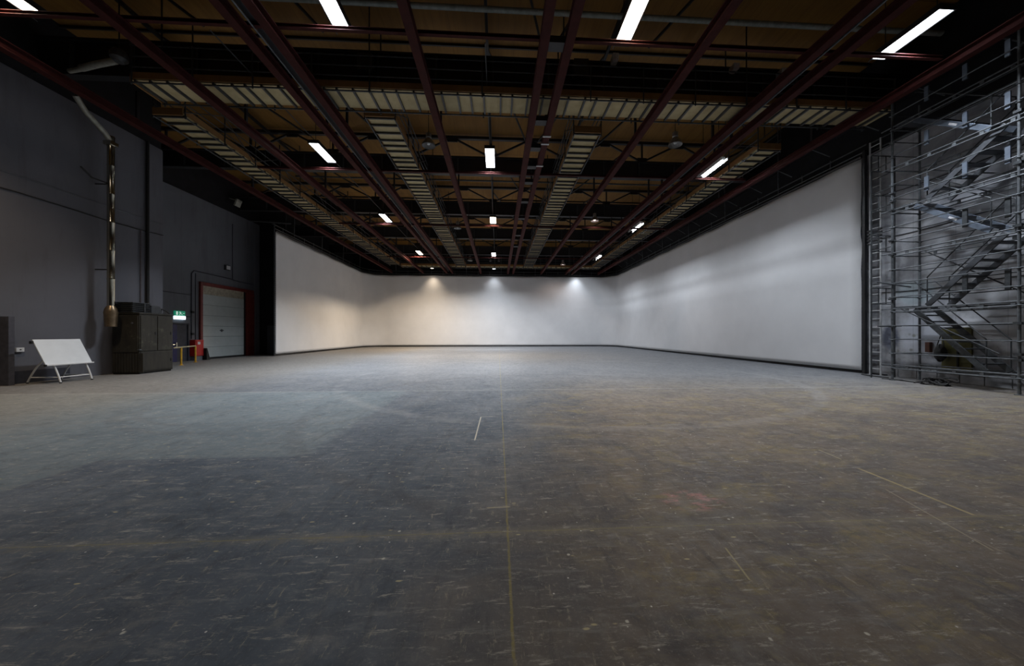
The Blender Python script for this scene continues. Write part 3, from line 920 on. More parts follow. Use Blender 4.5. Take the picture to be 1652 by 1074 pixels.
COOL, WARM = (0.84, 0.91, 1.0), (1.0, 0.80, 0.58)
def tube_lamp(x, y0, y1, cool, power, label, w=0.42, skirt=False):
    z = 10.17
    w = 0.28 if skirt else w
    r = empty('ceiling_light', (x, (y0 + y1) / 2, z), label, 'ceiling light', 'tube lamps over the hall')
    h = MB()
    h.bb(x - w / 2 - 0.03, x + w / 2 + 0.03, y0 - 0.03, y1 + 0.03, z + 0.05, z + 0.14)
    h.bb(x - w / 2 - 0.03, x - w / 2, y0 - 0.03, y1 + 0.03, z - 0.01, z + 0.05)
    h.bb(x + w / 2, x + w / 2 + 0.03, y0 - 0.03, y1 + 0.03, z - 0.01, z + 0.05)
    h.bb(x - w / 2, x + w / 2, y0 - 0.03, y0, z - 0.01, z + 0.05)
    h.bb(x - w / 2, x + w / 2, y1, y1 + 0.03, z - 0.01, z + 0.05)
    if skirt:
        for sx in (-1, 1):
            h.box((x + sx * (w / 2 + 0.015), (y0 + y1) / 2, z - 0.055), (0.02, y1 - y0 + 0.5, 0.13))
    hs = h.build('housing', M['reflector'] if skirt else M['black'], r)
    dw = 0.10 if skirt else w / 2 - 0.003
    MB().bb(x - dw, x + dw, y0 + 0.003, y1 - 0.003, z + 0.012, z + 0.045).build('diffuser', M['cool' if cool else 'warm'], hs)
    for yy in (y0 + 0.2, y1 - 0.2):
        MB().tube((x, yy, z + 0.14), (x, yy, ROOF), 0.012, 6).build('hanger', M['black'], r)
    MB().beam((x - w / 2, y1 - 0.02, z + 0.0), (x - w / 2, y1 + 0.12, z - 0.02), 0.015, 0.015).build('end_clip', M['galv'], r)
    if power > 0:
        area(r, (x, (y0 + y1) / 2, z), 0.10 if skirt else w * 0.9, (y1 - y0) * 0.95, power, COOL if cool else WARM, 175 if skirt else (112 if y0 < 35 else 142))
    return r

PW = 640
tube_lamp(-12.3, 8.35, 10.05, False, PW * 0.35, 'warm white tube lamp cut by the top left corner of the view')
tube_lamp(-4.35, 8.35, 10.0, True, PW * 0.35, 'cool white tube lamp of the nearest row, left of centre')
tube_lamp(3.62, 8.35, 10.05, False, PW * 0.3, 'warm white tube lamp of the nearest row, right of centre')
tube_lamp(11.75, 8.45, 10.1, True, PW * 0.7, 'long cool white tube lamp nearest the scaffold tower')
tube_lamp(-8.25, 16.0, 17.75, True, PW, 'cool white tube lamp of the second row, on the left')
tube_lamp(-0.4, 16.0, 17.85, True, PW, 'cool white tube lamp of the second row, in the middle')
tube_lamp(10.9, 16.4, 18.1, True, PW * 0.62, 'cool white tube lamp of the second row beside the outer right catwalk', skirt=True)
tube_lamp(-8.3, 25.2, 27.0, True, PW, 'cool white tube lamp of the third row, on the left')
tube_lamp(-0.4, 25.4, 26.9, False, PW, 'warm white tube lamp of the third row, in the middle')
tube_lamp(10.95, 26.2, 28.0, True, PW * 0.62, 'cool white tube lamp of the third row beside the outer right catwalk', skirt=True)
tube_lamp(-8.3, 36.2, 38.0, False, PW * 2.1, 'warm white tube lamp of the fourth row, on the left')
tube_lamp(-0.5, 36.6, 38.2, True, PW * 1.9, 'cool white tube lamp of the fourth row, in the middle')
tube_lamp(11.0, 37.2, 39.0, True, PW * 0.6, 'cool white tube lamp of the fourth row beside the outer right catwalk', skirt=True)


def bell_lamp(x, y, z, lit, label, power=0, spread=70, col=(1, 0.78, 0.66), size=1.0):
    r = empty('bell_lamp', (x, y, z), label, 'bell lamp', 'bell lamps under the roof')
    R = Matrix.Identity(3)
    s = size
    MB().lathe((x, y, z), [(0.30 * s, 0), (0.305 * s, 0.01), (0.27 * s, 0.12 * s), (0.16 * s, 0.27 * s), (0.10 * s, 0.34 * s), (0.09 * s, 0.335 * s), (0.145 * s, 0.26 * s), (0.255 * s, 0.12 * s), (0.29 * s, 0.0)], 24).build('shade', M['lampgrey'], r, smooth=True)
    MB().lathe((x, y, z), [(0.0, 0.58 * s), (0.10 * s, 0.58 * s), (0.125 * s, 0.55 * s), (0.125 * s, 0.37 * s), (0.09 * s, 0.33 * s), (0.0, 0.33 * s)], 16).build('ballast_housing', M['lampgrey'], r, smooth=True)
    MB().tube((x, y, z + 0.58 * s), (x, y, ROOF), 0.012, 6).build('hanger', M['black'], r)
    MB().lathe((x, y, z), [(0.0, 0.04 * s), (0.06 * s, 0.07 * s), (0.085 * s, 0.14 * s), (0.06 * s, 0.22 * s), (0.04 * s, 0.30 * s), (0.0, 0.32 * s)], 14).build('bulb', M['bulb'] if lit else M['sticker'], r, smooth=True)
    if power:
        l = bpy.data.lights.new('lamp_beam', 'SPOT')
        l.energy = power; l.color = col; l.spot_size = math.radians(spread * 2); l.spot_blend = 0.6; l.shadow_soft_size = 0.06
        o = bpy.data.objects.new('lamp_beam', l); COL.objects.link(o); o.parent = r; o.location = (0, 0, 0.02)
    return r

bell_lamp(-3.15, 15.9, 10.15, False, 'unlit grey bell lamp nearest the inner left catwalk start')
bell_lamp(-3.3, 28.3, 10.15, False, 'unlit grey bell lamp farther along beside the inner left catwalk')
bell_lamp(-3.3, 40.8, 10.15, False, 'unlit grey bell lamp at the back beside the inner left catwalk')
bell_lamp(7.95, 15.2, 10.15, False, 'unlit grey bell lamp right of centre, near the single red rail')
bell_lamp(7.25, 25.8, 10.15, True, 'lit warm bell lamp right of the inner right catwalk', 260)
bell_lamp(7.9, 42.2, 10.10, True, 'lit warm bell lamp at the back on the right', 200)

# wall washers at the back: three boxes hung on the far side of the far catwalk
for x, col, cool, lab, pw in ((-8.4, WARM, False, 'warm floodlight box close to the back screen on the left', 75), (-0.55, COOL, True, 'cool floodlight box close to the back screen in the middle', 55),
                          (10.2, COOL, True, 'cool floodlight box close to the back screen on the right', 90)):
    y = 44.52; z = 9.95
    r = empty('floodlight', (x, y, z), lab, 'floodlight', 'floodlights over the back screen')
    MB().bb(x - 0.2, x + 0.2, y - 0.15, y + 0.15, z + 0.02, z + 0.16).build('housing', M['black'], r)
    MB().bb(x - 0.17, x + 0.17, y - 0.12, y + 0.12, z + 0.01, z + 0.03).build('lens', M['cool' if cool else 'warm'], r)
    MB().tube((x, y, z + 0.16), (x, y, ROOF), 0.012, 6).build('hanger', M['black'], r)
    l = bpy.data.lights.new('lamp_beam', 'SPOT'); l.energy = pw * 7.5; l.color = col
    l.spot_size = math.radians(92); l.spot_blend = 1.0; l.shadow_soft_size = 0.10
    o = bpy.data.objects.new('lamp_beam', l); COL.objects.link(o); o.parent = r; o.location = (0, 0, -0.01)

# conduits that feed the left lamps
for x, lab in ((-8.3, 'thin conduit linking the left row of tube lamps'), (-0.4, 'thin conduit linking the middle row of lamps')):
    tag(MB().tube((x, 10.5, 10.42), (x, 44, 10.42), 0.018, 6).build('conduit', M['galvdark']), lab, 'conduit')
# small inspection lamps pair near the back middle
for dx, lab in ((-0.4, 'small left spotlight of the pair at the back middle'), (0.55, 'small right spotlight of the pair at the back middle')):
    x = -0.5 + dx
    r = empty('spotlight', (x, 39.5, 9.95), lab, 'spotlight')
    MB().lathe((x, 39.5, 9.85), [(0, 0.3), (0.09, 0.3), (0.13, 0.0), (0.11, 0.0), (0.0, 0.1)], 12).build('can', M['darkgrey'], r, smooth=True)
    MB().tube((x, 39.5, 10.15), (x, 39.5, ROOF), 0.012, 6).build('hanger', M['black'], r)

# ------------------------------------------------------------------ scaffold stair tower
FX, BX, YA, YB = 14.1, 15.15, 11.66, 8.62
YC = 5.6
LV = [0.45, 2.45, 4.45, 5.98, 7.50, 8.96]
sf = empty('scaffold_tower', (14.6, 9.6, 0), 'tall galvanised scaffold tower standing against the grimy right wall', 'scaffold')
def T(p0, p1, name='ledger', r=0.024, m='galv', n=8):
    return MB().tube(p0, p1, r, n).build(name, M[m], sf, smooth=True)
for x in (FX, BX):
    for y in (YA, YB):
        m = MB().tube((x, y, 0.04), (x, y, 9.9), 0.034, 8)
        m.lathe((x, y, 0), [(0.09, 0), (0.09, 0.012), (0.03, 0.02), (0.03, 0.3), (0.055, 0.3), (0.055, 0.34), (0.03, 0.34)], 10)
        # ring collars every half metre
        for k in range(19):
            m.lathe((x, y, 0.45 + 0.5 * k), [(0.034, -0.02), (0.062, -0.005), (0.062, 0.005), (0.034, 0.02)], 8)
        m.build('standard', M['galv'], sf, smooth=True)
for i, z in enumerate(LV):
    # lattice ledgers on the front and back faces
    for x in (FX, BX):
        m = MB().tube((x, YA + (0.35 if x == FX else 0), z + 0.10), (x, YC, z + 0.10), 0.022, 8).tube((x, YA, z - 0.02), (x, YC, z - 0.02), 0.022, 8)
        yy = YA - 0.45
        while yy > YC:
            m.box((x, yy, z + 0.04), (0.02, 0.09, 0.10)); yy -= 0.62
        m.build('lattice_ledger', M['galv'], sf, smooth=True)
    for y in (YA, YB):
        T((FX, y, z), (BX, y, z), 'transom')
    # guard rails on the front face
    top = LV[i + 1] if i < 5 else 9.9
    for dz in (0.52, 1.02, 1.5):
        if z + dz < top - 0.2:
            T((FX, YA + 0.1, z + dz), (FX, YC, z + dz), 'guard_rail', 0.017)
            T((BX, YA, z + dz), (BX, YC, z + dz), 'guard_rail', 0.015, 'galvdark')
            T((FX, YA, z + dz), (BX, YA, z + dz), 'guard_rail', 0.015, 'galvdark')
    # flat guard posts
    if i >= 1:
        for y in (10.7, 9.75, 8.86):
            hh = 0.47
            if i in (3, 4) or (i == 5):
                MB().bb(FX + 0.03, FX + 0.07, y - 0.055, y + 0.055, z + 0.42, z + 0.42 + hh).build('guard_post', M['bluegrey'], sf)
            elif y != 10.7:
                MB().bb(FX + 0.03, FX + 0.07, y - 0.055, y + 0.055, z + 0.45, z + 0.45 + 0.6).build('guard_post', M['galvdark'], sf)
# landings
for i, z in enumerate(LV[1:]):
    if i % 2 == 0:
        y0, y1 = 11.12, 11.66
    else:
        y0, y1 = 7.2, 8.85
    d = MB()
    for k in range(4):
        d.bb(FX + 0.06 + k * 0.245, FX + 0.06 + k * 0.245 + 0.23, y0, y1, z + 0.12, z + 0.17)
    d.build('deck_board', M['stair'], sf)
# left landing cage beyond the standards
for z in LV[1:5]:
    m = MB()
    for zz in (z + 0.35, z + 0.95):
        m.tube((FX, YA, zz), (FX + 0.1, 12.45, zz), 0.018, 6).tube((FX + 0.1, 12.45, zz), (BX, 12.45, zz), 0.018, 6)
    for xx in (FX + 0.1, FX + 0.4, FX + 0.7, BX):
        m.tube((xx, 12.45, z + 0.35), (xx, 12.45, z + 0.95), 0.018, 6)
    m.build('landing_cage', M['galvdark'], sf)
for x in (FX + 0.1, BX):
    T((x, 12.45, 0.0), (x, 12.45, 8.4), 'standard', 0.025, 'galvdark')
# diagonal braces
T((FX, 11.5, 2.6), (FX, 9.0, 1.1), 'brace', 0.018, 'galvdark')
T((BX, 11.5, 4.6), (BX, 8.7, 2.5), 'brace', 0.02, 'galvdark')
T((BX, 8.7, 4.6), (BX, 11.5, 6.0), 'brace', 0.02, 'galvdark')
T((BX, 11.5, 7.5), (BX, 8.7, 6.0), 'brace', 0.02, 'galvdark')
# short outrigger tube with couplers
T((13.55, 11.7, 3.52), (14.6, 11.5, 3.32), 'outrigger', 0.026)
T((13.6, 11.7, 1.93), (14.5, 11.7, 1.95), 'outrigger', 0.026)
for z in (1.92, 2.9, 4.5, 5.0, 6.1, 6.4, 6.7):
    MB().box((FX, YA, z), (0.13, 0.15, 0.05)).build('coupler', M['galvdark'], sf)
for z in (0.95, 1.1, 1.95, 4.6, 6.3, 7.7):
    MB().box((FX, YB, z), (0.14, 0.16, 0.07)).build('coupler', M['galvdark'], sf)

# stair flights
fl = [((9.35, 0.55), (11.1, 2.5), 'galvdark', 'bottom scaffold stair flight, rising away from the frame edge to the first landing'),
      ((10.75, 2.6), (8.95, 4.5), 'stair', 'second scaffold stair flight from the floor, dark and steep'),
      ((9.25, 4.65), (11.1, 6.05), 'bluegrey', 'third scaffold stair flight from the floor, with blue-grey stringers'),
      ((10.75, 6.15), (8.95, 7.55), 'stair', 'fourth scaffold stair flight from the floor, dark'),
      ((9.25, 7.6), (11.1, 9.0), 'bluegrey', 'topmost scaffold stair flight, with blue-grey stringers')]
for (a, b, m_, lab) in fl:
    (ya, za), (yb, zb) = a, b
    r = empty('stair_flight', (14.6, (ya + yb) / 2, min(za, zb)), lab, 'stair flight', 'stair flights in the scaffold tower')
    for x in (FX + 0.14, BX - 0.12):
        MB().beam((x, ya, za), (x, yb, zb), 0.045, 0.16).build('stringer', M[m_], r, bevel=0.006)
    nt = int((max(za, zb) - min(za, zb)) / 0.235)
    for k in range(1, nt + 1):
        t = k / (nt + 1)
        y, z = ya + (yb - ya) * t, za + (zb - za) * t
        MB().bb(FX + 0.16, BX - 0.14, y - 0.11, y + 0.11, z - 0.02, z + 0.02).build('tread', M['stair'], r)
    for x in (FX + 0.14, BX - 0.12):
        hr = MB().tube((x, ya, za + 0.95), (x, yb, zb + 0.95), 0.018, 8)
        low = (ya, za) if za < zb else (yb, zb)
        hr.tube((x, low[0], low[1]), (x, low[0], low[1] + 0.95), 0.018, 8)
        hr.build('handrail', M['galvdark'], r, smooth=True)
    if m_ == 'bluegrey':
        ym, zm = ya + (yb - ya) * 0.45, za + (zb - za) * 0.45
        d = V((0, yb - ya, zb - za)).normalized()
        MB().beam(V((FX + 0.113, ym, zm)) - d * 0.12, V((FX + 0.113, ym, zm)) + d * 0.12, 0.004, 0.06).build('sticker', M['sticker'], r)

# things round the scaffold ------------------------------------------
r = empty('wall_panel', (XR - 0.1, 10.95, 0.36), 'olive green board fixed to the right wall behind the stairs', 'panel')
MB().bb(XR - 0.06, XR, 10.55, 11.33, 0.37, 1.88).build('board', M['olive'], r, bevel=0.01)
MB().bb(XR - 0.10, XR - 0.06, 10.86, 10.90, 0.5, 1.1).build('handle', M['rubber'], r)
MB().lathe((XR - 0.08, 10.95, 1.25), [(0, 0.06), (0.06, 0.05), (0.07, 0.0), (0.06, -0.05), (0, -0.06)], 12).build('knob', simple('green_knob', (0.12, 0.2, 0.1), 0.5), r, smooth=True)
bag = MB()
random.seed(3)
def blobby(mb, c, rx, ry, rz, seed, n=14, m=10, amp=0.15):
    rnd = random.Random(seed)
    b0 = len(mb.v)
    ph = [rnd.uniform(0, 6.28) for _ in range(6)]
    for i in range(m + 1):
        th = PI * i / m
        for k in range(n):
            a = 2 * PI * k / n
            f = 1 + amp * (math.sin(3 * a + ph[0]) * math.sin(2 * th + ph[1]) + 0.6 * math.sin(5 * a + ph[2]) * math.sin(4 * th + ph[3]))
            mb.v.append(V((c[0] + rx * f * math.sin(th) * math.cos(a), c[1] + ry * f * math.sin(th) * math.sin(a), c[2] + rz * math.cos(th) * f)))
    for i in range(m):
        for k in range(n):
            k2 = (k + 1) % n
            mb.face([b0 + i * n + k, b0 + i * n + k2, b0 + (i + 1) * n + k2, b0 + (i + 1) * n + k])
r = empty('tool_bag', (15.35, 11.25, 0.72), 'black tool bag hanging by its strap in front of the olive board', 'bag')
blobby(bag, (15.35, 11.22, 1.0), 0.11, 0.17, 0.28, 5)
bag.build('body', M['rubber'], r, smooth=True)
MB().path([(15.35, 11.12, 1.22), (15.4, 11.18, 1.55), (15.42, 11.22, 1.72), (15.4, 11.26, 1.55), (15.35, 11.32, 1.22)], 0.014, 6).build('strap', M['rubber'], r)
tag(MB().bb(XR - 0.12, XR, 11.62, 11.76, 1.0, 1.36).build('control_box', M['brown'], bevel=0.01), 'small brown box on the right wall left of the olive board', 'box')
r = empty('junction_box', (XR - 0.08, 9.05, 1.0), 'tall grey switch box on the right wall by the bottom stairs', 'box')
MB().bb(XR - 0.14, XR, 8.95, 9.13, 0.95, 1.6).build('case', M['darkgrey'], r, bevel=0.01)
MB().bb(XR - 0.16, XR - 0.14, 8.99, 9.09, 1.1, 1.45).build('cover', M['galvdark'], r)
# heap of cable on the floor
cb = MB()
rnd = random.Random(11)
for k in range(9):
    c = V((14.2 + rnd.uniform(-0.12, 0.12), 10.5 + rnd.uniform(-0.2, 0.2), 0))
    rr = rnd.uniform(0.12, 0.3); h0 = 0.03 + 0.02 * k
    pts = []
    for i in range(22):
        a = i / 22 * 2 * PI * 1.1 + rnd.uniform(0, 0.2)
        pts.append(c + V((math.cos(a) * rr * 0.8 + rnd.uniform(-.02, .02), math.sin(a) * rr * 1.25, max(0.02, h0 + 0.05 * math.sin(a * 2 + k)))))
    cb.path(pts, 0.018, 6)
cb.path([(14.2, 10.8, 0.02), (14.15, 11.1, 0.02), (14.25, 11.5, 0.02), (14.1, 12.0, 0.02)], 0.016, 6)
tag(cb.build('cable_heap', M['rubber'], smooth=True), 'tangled heap of black cable on the floor at the scaffold foot', 'cable')
o = MB().path([(14.75, 13.3, 0.02), (14.6, 12.9, 0.02), (14.55, 12.5, 0.02), (14.6, 12.2, 0.02)], 0.02, 6).build('cable', M['rubber'], smooth=True)
tag(o, 'black cable lying on the floor by the ladder truss', 'cable')
# cables on the right wall
for i, (z0, z1) in enumerate(((3.35, 3.35), (5.55, 5.55), (7.3, 7.2))):
    pts = [(XR - 0.02, 13.4 - k * 0.9, z0 + (z1 - z0) * k / 6 - 0.06 * math.sin(k)) for k in range(7)]
    tag(MB().path(pts, 0.014, 6).build('wall_cable', M['rubber']), 'black cable along the right wall, %s of three' % ('lowest', 'middle', 'highest')[i], 'cable')
# brackets holding the dark gallery edge above the right backdrop
ga = empty('gallery_edge', (15.0, 25, 9.9), 'dark steel gallery edge above the right side of the backdrop', 'gallery')
MB().bb(14.9, 15.5, 5, 45, 10.6, 10.68).build('deck', M['black'], ga)
MB().tube((14.85, 5, 10.55), (14.85, 45, 10.55), 0.03, 8).build('rail', M['darkgrey'], ga)
for k in range(18):
    y = 7 + k * 2.1
    MB().tube((15.5, y, 9.95), (14.9, y + 0.5, 10.6), 0.022, 6).build('bracket', M['galv'], ga)
for z in (9.25, 9.6):
    MB().tube((15.5, 5, z), (15.5, 13.6, z), 0.024, 6).build('rail', M['galvdark'], ga)

# ------------------------------------------------------------------ left side things
# tilted drawing table
r = empty('drawing_table', (-15.15, 12.9, 0), 'white tilted drawing board on curved tube legs against the grey wall', 'drawing table')
y0, y1 = 12.28, 13.58
lo, hi = V((-14.86, 0, 0.62)), V((-15.28, 0, 1.47))
dd = (hi - lo); nrm = V((dd.z, 0, -dd.x)).normalized()
c = (lo + hi) / 2
R = Matrix((V((dd.x, 0, dd.z)).normalized(), V((0, 1, 0)), V((-dd.z, 0, dd.x)).normalized() * -1)).transposed()
bd = MB().box((c.x, (y0 + y1) / 2, c.z), (dd.length, y1 - y0, 0.03), R)
bd.build('board', M['board'], r, bevel=0.006)
MB().beam((lo.x + 0.03, y0 - 0.02, lo.z - 0.0), (lo.x + 0.03, y1 + 0.02, lo.z - 0.0), 0.07, 0.045).build('ledge', M['white'], r, bevel=0.008)
MB().box((hi.x + 0.02, y0 - 0.03, hi.z - 0.09), (0.08, 0.05, 0.09)).build('clamp', M['rubber'], r)
MB().box((lo.x + 0.03, y0 - 0.03, lo.z), (0.07, 0.03, 0.06)).build('clamp', M['rubber'], r)
legs = {}
for y in (12.52, 13.42):
    def arc(p, q, bow):
        out = []
        for k in range(9):
            t = k / 8
            out.append(V(p).lerp(V(q), t) + V((bow * math.sin(t * PI), 0, 0.06 * math.sin(t * PI))))
        return out
    legs[-15.72] = MB().path(arc((-15.72, y, 0.03), (-15.05, y, 0.93), -0.04), 0.024, 10).build('leg', M['white'], r, smooth=True)
    legs[-14.68] = MB().path(arc((-14.68, y, 0.03), (-15.15, y, 0.93), 0.05), 0.024, 10).build('leg', M['white'], r, smooth=True)
    for x in (-15.72, -14.68):
        MB().lathe((x, y, 0), [(0, 0), (0.03, 0), (0.03, 0.04), (0, 0.045)], 10).build('rubber_foot', M['rubber'], legs[x], smooth=True)
    MB().tube((-15.6, y, 0.2), (-14.76, y, 0.2), 0.018, 8).build('stretcher', M['white'], r, smooth=True)
MB().tube((-14.76, 12.52, 0.2), (-14.76, 13.42, 0.2), 0.02, 8).build('stretcher', M['white'], r, smooth=True)

# big dark cabinet
CX0, CX1, CY0, CY1, CZ = XL + 0.2, -14.75, 15.15, 16.62, 2.48
r = empty('storage_cabinet', ((CX0 + CX1) / 2, (CY0 + CY1) / 2, 0), 'big scuffed dark wooden cabinet against the left wall under the silver duct', 'cabinet')
MB().bb(CX0, CX1, CY0, CY1, 0.06, CZ).build('body', M['cabinet'], r, bevel=0.015)
MB().bb(CX0, CX1 + 0.03, CY0 - 0.03, CY1 + 0.03, CZ, CZ + 0.05).build('top_board', M['cabinet'], r, bevel=0.008)
MB().bb(CX0, CX1 - 0.04, CY0 + 0.04, CY1 - 0.04, 0, 0.06).build('plinth', M['rubber'], r)
for a, b, z0, z1 in ((CY0 + 0.04, CY0 + 0.72, 0.95, 2.42), (CY0 + 0.76, CY1 - 0.04, 0.95, 2.42), (CY0 + 0.04, CY1 - 0.04, 0.12, 0.90)):
    dr = MB().bb(CX1, CX1 + 0.025, a, b, z0, z1).build('door', M['cabinet'], r, bevel=0.006)
    MB().bb(CX1 + 0.025, CX1 + 0.04, b - 0.1, b - 0.06, (z0 + z1) / 2 - 0.06, (z0 + z1) / 2 + 0.06).build('handle', M['rubber'], dr)
MB().bb(CX0 + 0.04, CX1 - 0.04, CY0 - 0.025, CY0, 0.9, 2.42).build('side_panel', M['cabinet'], r, bevel=0.006)
lp = MB()
for k in range(11):
    x = CX0 + 0.05 + k * 0.108
    lp.bb(x, x + 0.09, CY0 - 0.03, CY0, 0.08, 0.86)
lp.build('side_panel', M['cabinet'], r)
MB().bb(CX1 - 0.02, CX1 + 0.05, CY0 - 0.04, CY0 + 0.04, 0.98, 1.03).build('latch', M['galv'], r)
MB().lathe((-15.0, CY0 - 0.03, 2.1), [(0, 0.03), (0.035, 0.02), (0.045, 0), (0.035, -0.02), (0, -0.03)], 12, Matrix.Rotation(PI / 2, 3, 'X')).build('handle', M['galv'], r, smooth=True)

# louvred units on the cabinet
r = empty('louvre_unit', (-15.4, 15.75, CZ + 0.05), 'black louvred ventilation unit lying on top of the dark cabinet', 'vent unit')
x0, x1, a, b = -15.8, -15.05, 15.2, 15.95
MB().bb(x0, x1 - 0.06, a + 0.05, b - 0.03, CZ + 0.05, CZ + 0.44).build('case', M['rubber'], r)
sl = MB()
for k in range(5):
    z = CZ + 0.10 + k * 0.08
    sl.box((x1 - 0.03, (a + b) / 2, z), (0.09, b - a, 0.018), Matrix.Rotation(0.5, 3, 'Y'))
    sl.box(((x0 + x1) / 2, a + 0.02, z), (x1 - x0, 0.08, 0.018), Matrix.Rotation(0.5, 3, 'X'))
sl.build('slats', M['darkgrey'], r)
MB().bb(x0, x1 + 0.02, a - 0.02, b, CZ + 0.46, CZ + 0.49).build('lid', M['darkgrey'], r)
MB().bb(x1 - 0.01, x1 + 0.02, a + 0.45, a + 0.5, CZ + 0.05, CZ + 0.46).build('frame', M['darkgrey'], r)
o = MB().prism([(16.02, CZ + 0.05), (16.5, CZ + 0.05), (16.46, CZ + 0.36), (16.40, CZ + 0.42), (16.02, CZ + 0.42)], -15.7, -15.1).build('metal_box', M['darkgrey'], bevel=0.03)
tag(o, 'dark round-cornered metal box on the far end of the cabinet top', 'box')
o = MB().path([(-15.2, 16.56, CZ + 0.07), (-15.2, 16.58, CZ + 0.3), (-15.0, 16.58, CZ + 0.2), (-14.85, 16.58, CZ + 0.07)], 0.02, 6).build('cable', M['rubber'], smooth=True)
tag(o, 'short loop of black cable at the far edge of the cabinet top', 'cable')

# silver duct with cowl
r = empty('metal_duct', (-15.45, 14.72, 1.95), 'shiny silver vertical duct with a flared cowl beside the dark cabinet', 'duct')
dx, dy = -15.42, 14.74
prof = [(0.11, 2.75)]
z = 2.75
while z < 9.0:
    prof += [(0.11, z + 1.05), (0.118, z + 1.07), (0.118, z + 1.11), (0.11, z + 1.13)]; z += 1.13
prof += [(0.11, 9.15)]
MB().lathe((dx, dy, 0), prof, 20).build('pipe', M['silver'], r, smooth=True)
MB().lathe((dx, dy, 0), [(0.11, 2.78), (0.17, 2.66), (0.205, 2.5), (0.195, 2.42), (0.17, 1.95), (0.16, 1.95), (0.185, 2.42)], 20, ).build('cowl', simple('tarnished_cowl', (0.22, 0.16, 0.10), 0.35, 0.8, 0.3), r, smooth=True)
MB().bb(dx - 0.15, dx + 0.15, dy - 0.15, dy + 0.15, 9.15, 9.3).build('collar', M['silver'], r, bevel=0.01)
MB().path([(dx, dy, 9.3), (dx + 0.02, dy - 0.25, 9.55), (dx + 0.05, dy - 0.9, 9.95), (dx + 0.1, dy - 1.25, 10.3)], 0.09, 12).build('bent_hose', M['palemetal'], r, smooth=True)
for z in (4.2, 7.6):
    MB().bb(XL, dx, dy - 0.02, dy + 0.02, z, z + 0.04).build('wall_bracket', M['black'], r)
MB().path([(dx - 0.1, dy, 7.65), (dx - 0.05, dy - 0.6, 7.62), (dx, dy - 1.0, 7.85)], 0.03, 8).build('stay_arm', M['rubber'], r)

tag(MB().tube((XL + 0.08, 16.72, 0), (XL + 0.08, 16.72, 10.4), 0.06, 12).build('downpipe', M['rubber'], smooth=True), 'black vertical pipe on the left wall behind the cabinet', 'pipe')
tag(MB().tube((XL + 0.05, 16.45, 0), (XL + 0.05, 16.45, 6.3), 0.02, 8).build('conduit', simple('painted_conduit', (0.1, 0.08, 0.085)), smooth=True), 'thin vertical conduit beside the black pipe above the cabinet', 'conduit')
tag(MB().path([(XL + 0.03, 5 + k * 1.25, 6.33 + 0.04 * math.sin(k * 1.3)) for k in range(11)], 0.022, 6).build('wall_cable', M['rubber']), 'black cable running level along the near left wall', 'cable')
tag(MB().path([(XL + 0.03, 5 + k * 1.25, 7.05 - 0.02 * k % 2) for k in range(11)], 0.014, 6).build('wall_cable', M['wall_f']), 'thin grey cable above the black one on the left wall', 'cable')
r = empty('wall_socket', (XL + 0.04, 12.5, 1.08), 'small white socket box on the left wall by the doorway', 'socket')
MB().bb(XL, XL + 0.07, 12.42, 12.62, 1.06, 1.20).build('case', M['white'], r, bevel=0.008)
MB().bb(XL + 0.07, XL + 0.078, 12.50, 12.54, 1.12, 1.15).build('switch', M['rubber'], r)
# pale tube arm at the catwalk's left end
r = empty('exhaust_arm', (-13.2, 12.2, 10.3), 'pale jointed hose arm sticking out by the left end of the cross catwalk', 'hose arm')
MB().path([(-14.5, 12.6, 10.55), (-13.9, 12.45, 10.55)], 0.07, 10).build('nozzle', M['palemetal'], r, smooth=True)
MB().path([(-13.95, 12.45, 10.56), (-13.2, 12.25, 10.58), (-12.5, 12.12, 10.62)], 0.10, 12).build('hose', M['palemetal'], r, smooth=True)
MB().lathe((-12.25, 11.95, 10.45), [(0, 0.4), (0.15, 0.38), (0.22, 0.25), (0.22, 0.1), (0.12, 0), (0, 0)], 14).build('motor', M['darkgrey'], r, smooth=True)
MB().tube((-12.25, 11.95, 10.8), (-12.25, 11.95, ROOF), 0.02, 6).build('hanger', M['black'], r)

# fire cabinet and barrier
r = empty('fire_cabinet', (XF + 0.15, 22.9, 0), 'red fire hose cabinet between the blue door and the roller door', 'fire cabinet')
MB().bb(XF + 0.002, XF + 0.34, 22.5, 23.12, 0.28, 1.28).build('case', M['firered'], r, bevel=0.01)
fd = MB().bb(XF + 0.34, XF + 0.36, 22.55, 23.07, 0.33, 1.23).build('door', M['firered'], r, bevel=0.005)
MB().bb(XF + 0.36, XF + 0.367, 22.66, 22.84, 1.0, 1.16).build('label_plate', M['sticker'], fd)
MB().bb(XF, XF + 0.3, 22.55, 23.07, 0, 0.28).build('plinth', M['wall_f'], r)
o = MB().prism([(23.16, 0.0), (23.42, 0.0), (23.2, 0.75), (23.14, 0.75)], XF + 0.14, XF + 0.5).build('door_wedge', M['rubber'])
tag(o, 'black wedge shape standing at the left foot of the roller door', 'wedge')
r = empty('safety_barrier', (-17.3, 20.3, 0), 'yellow posted safety barrier in front of the blue door', 'barrier')
pts = [(-16.75, 19.35), (-17.65, 21.3)]
for (x, y) in pts:
    MB().tube((x, y, 0), (x, y, 0.95), 0.045, 12).build('post', M['yellow'], r, smooth=True)
    MB().lathe((x, y, 0), [(0.1, 0), (0.1, 0.015), (0.03, 0.02)], 12).build('foot', M['yellow'], r)
MB().path([(-16.35, 18.5, 0.95), (-16.75, 19.35, 0.95), (-17.65, 21.3, 0.95)], 0.035, 10).build('top_rail', M['rail_cream'], r, smooth=True)

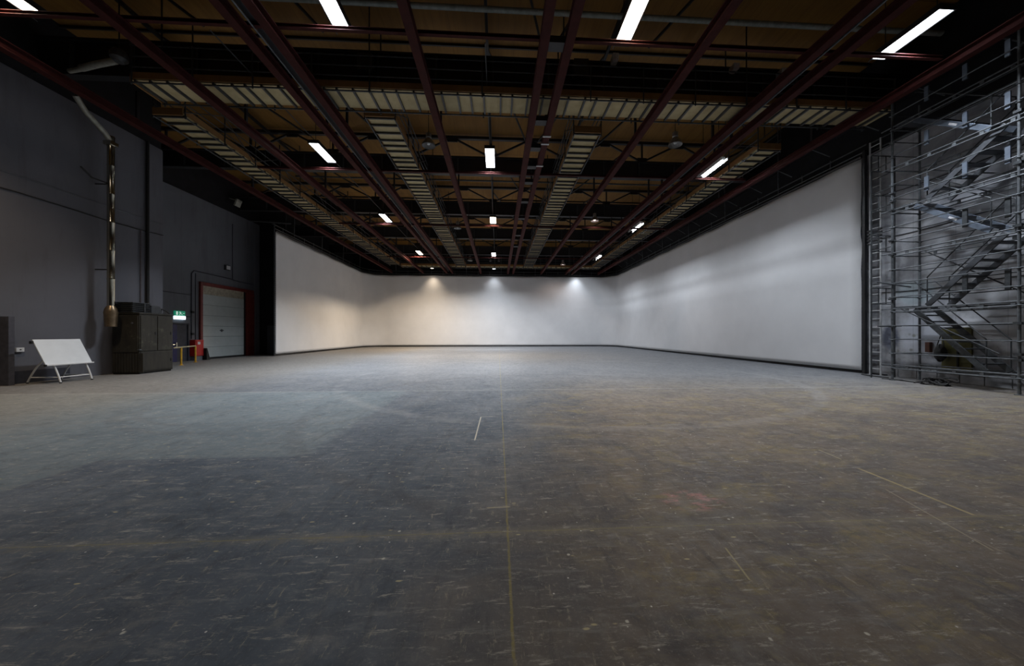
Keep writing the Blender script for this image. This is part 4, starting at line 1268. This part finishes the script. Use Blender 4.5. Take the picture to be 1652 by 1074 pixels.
# conduits and boxes on the far left wall
def cond(pts, lab, rr=0.022):
    tag(MB().path([(XF + rr * 0.8, y, z) for y, z in pts], rr, 6).build('conduit', M['darkdoor']), lab, 'conduit')
cond([(22.62, 1.35), (22.62, 5.4), (22.8, 5.6), (26.0, 5.55)], 'dark conduit rising from the fire cabinet and turning over the roller door', 0.03)
cond([(22.92, 1.3), (22.92, 5.45)], 'thin straight conduit right of the one above the fire cabinet')
cond([(22.15, 2.7), (22.60, 2.7)], 'short dark conduit feeding the exit sign')
cond([(20.2, 4.1), (22.58, 4.05)], 'level conduit on the far left wall above the exit sign')
cond([(20.18, 4.1), (20.18, 6.6)], 'upright conduit on the far left wall above the cabinet', 0.016)
cond([(25.95, 5.55), (25.95, 9.5)], 'upright conduit running up above the roller door')
cond([(26.0, 5.5), (28.6, 5.45)], 'level conduit at the top right of the roller door')
r = empty('junction_box', (XF + 0.1, 25.4, 6.1), 'small pale lamp box on the wall above the roller door', 'box')
MB().bb(XF, XF + 0.14, 25.2, 25.62, 6.1, 6.45).build('case', M['darkgrey'], r, bevel=0.01)
MB().bb(XF + 0.14, XF + 0.16, 25.25, 25.57, 6.15, 6.40).build('cover', M['white'], r)
for y, z, lab in ((22.62, 1.65, 'dark lower junction box on the conduit above the fire cabinet'), (22.62, 3.0, 'dark upper junction box on the conduit beside the exit sign')):
    tag(MB().box((XF + 0.09, y, z), (0.1, 0.16, 0.14)).build('junction_box', M['rubber'], bevel=0.01), lab, 'box')
r = empty('floodlight', (XF + 0.4, 25.8, 10.9), 'pale unlit floodlight on the black upper wall over the roller door', 'floodlight')
MB().box((XF + 0.5, 25.8, 10.95), (0.12, 0.5, 0.5), Matrix.Rotation(0.35, 3, 'Y')).build('housing', M['palemetal'], r, bevel=0.02)
MB().tube((XF - 0.1, 25.8, 11.3), (XF + 0.5, 25.8, 11.1), 0.03, 8).build('bracket', M['palemetal'], r)
tag(MB().bb(-18.1, -17.6, 28.3, 28.75, 0.05, 2.3).build('locker', simple('dark_locker', (0.03, 0.032, 0.04)), bevel=0.01), 'narrow dark locker in the black corner left of the backdrop', 'locker')
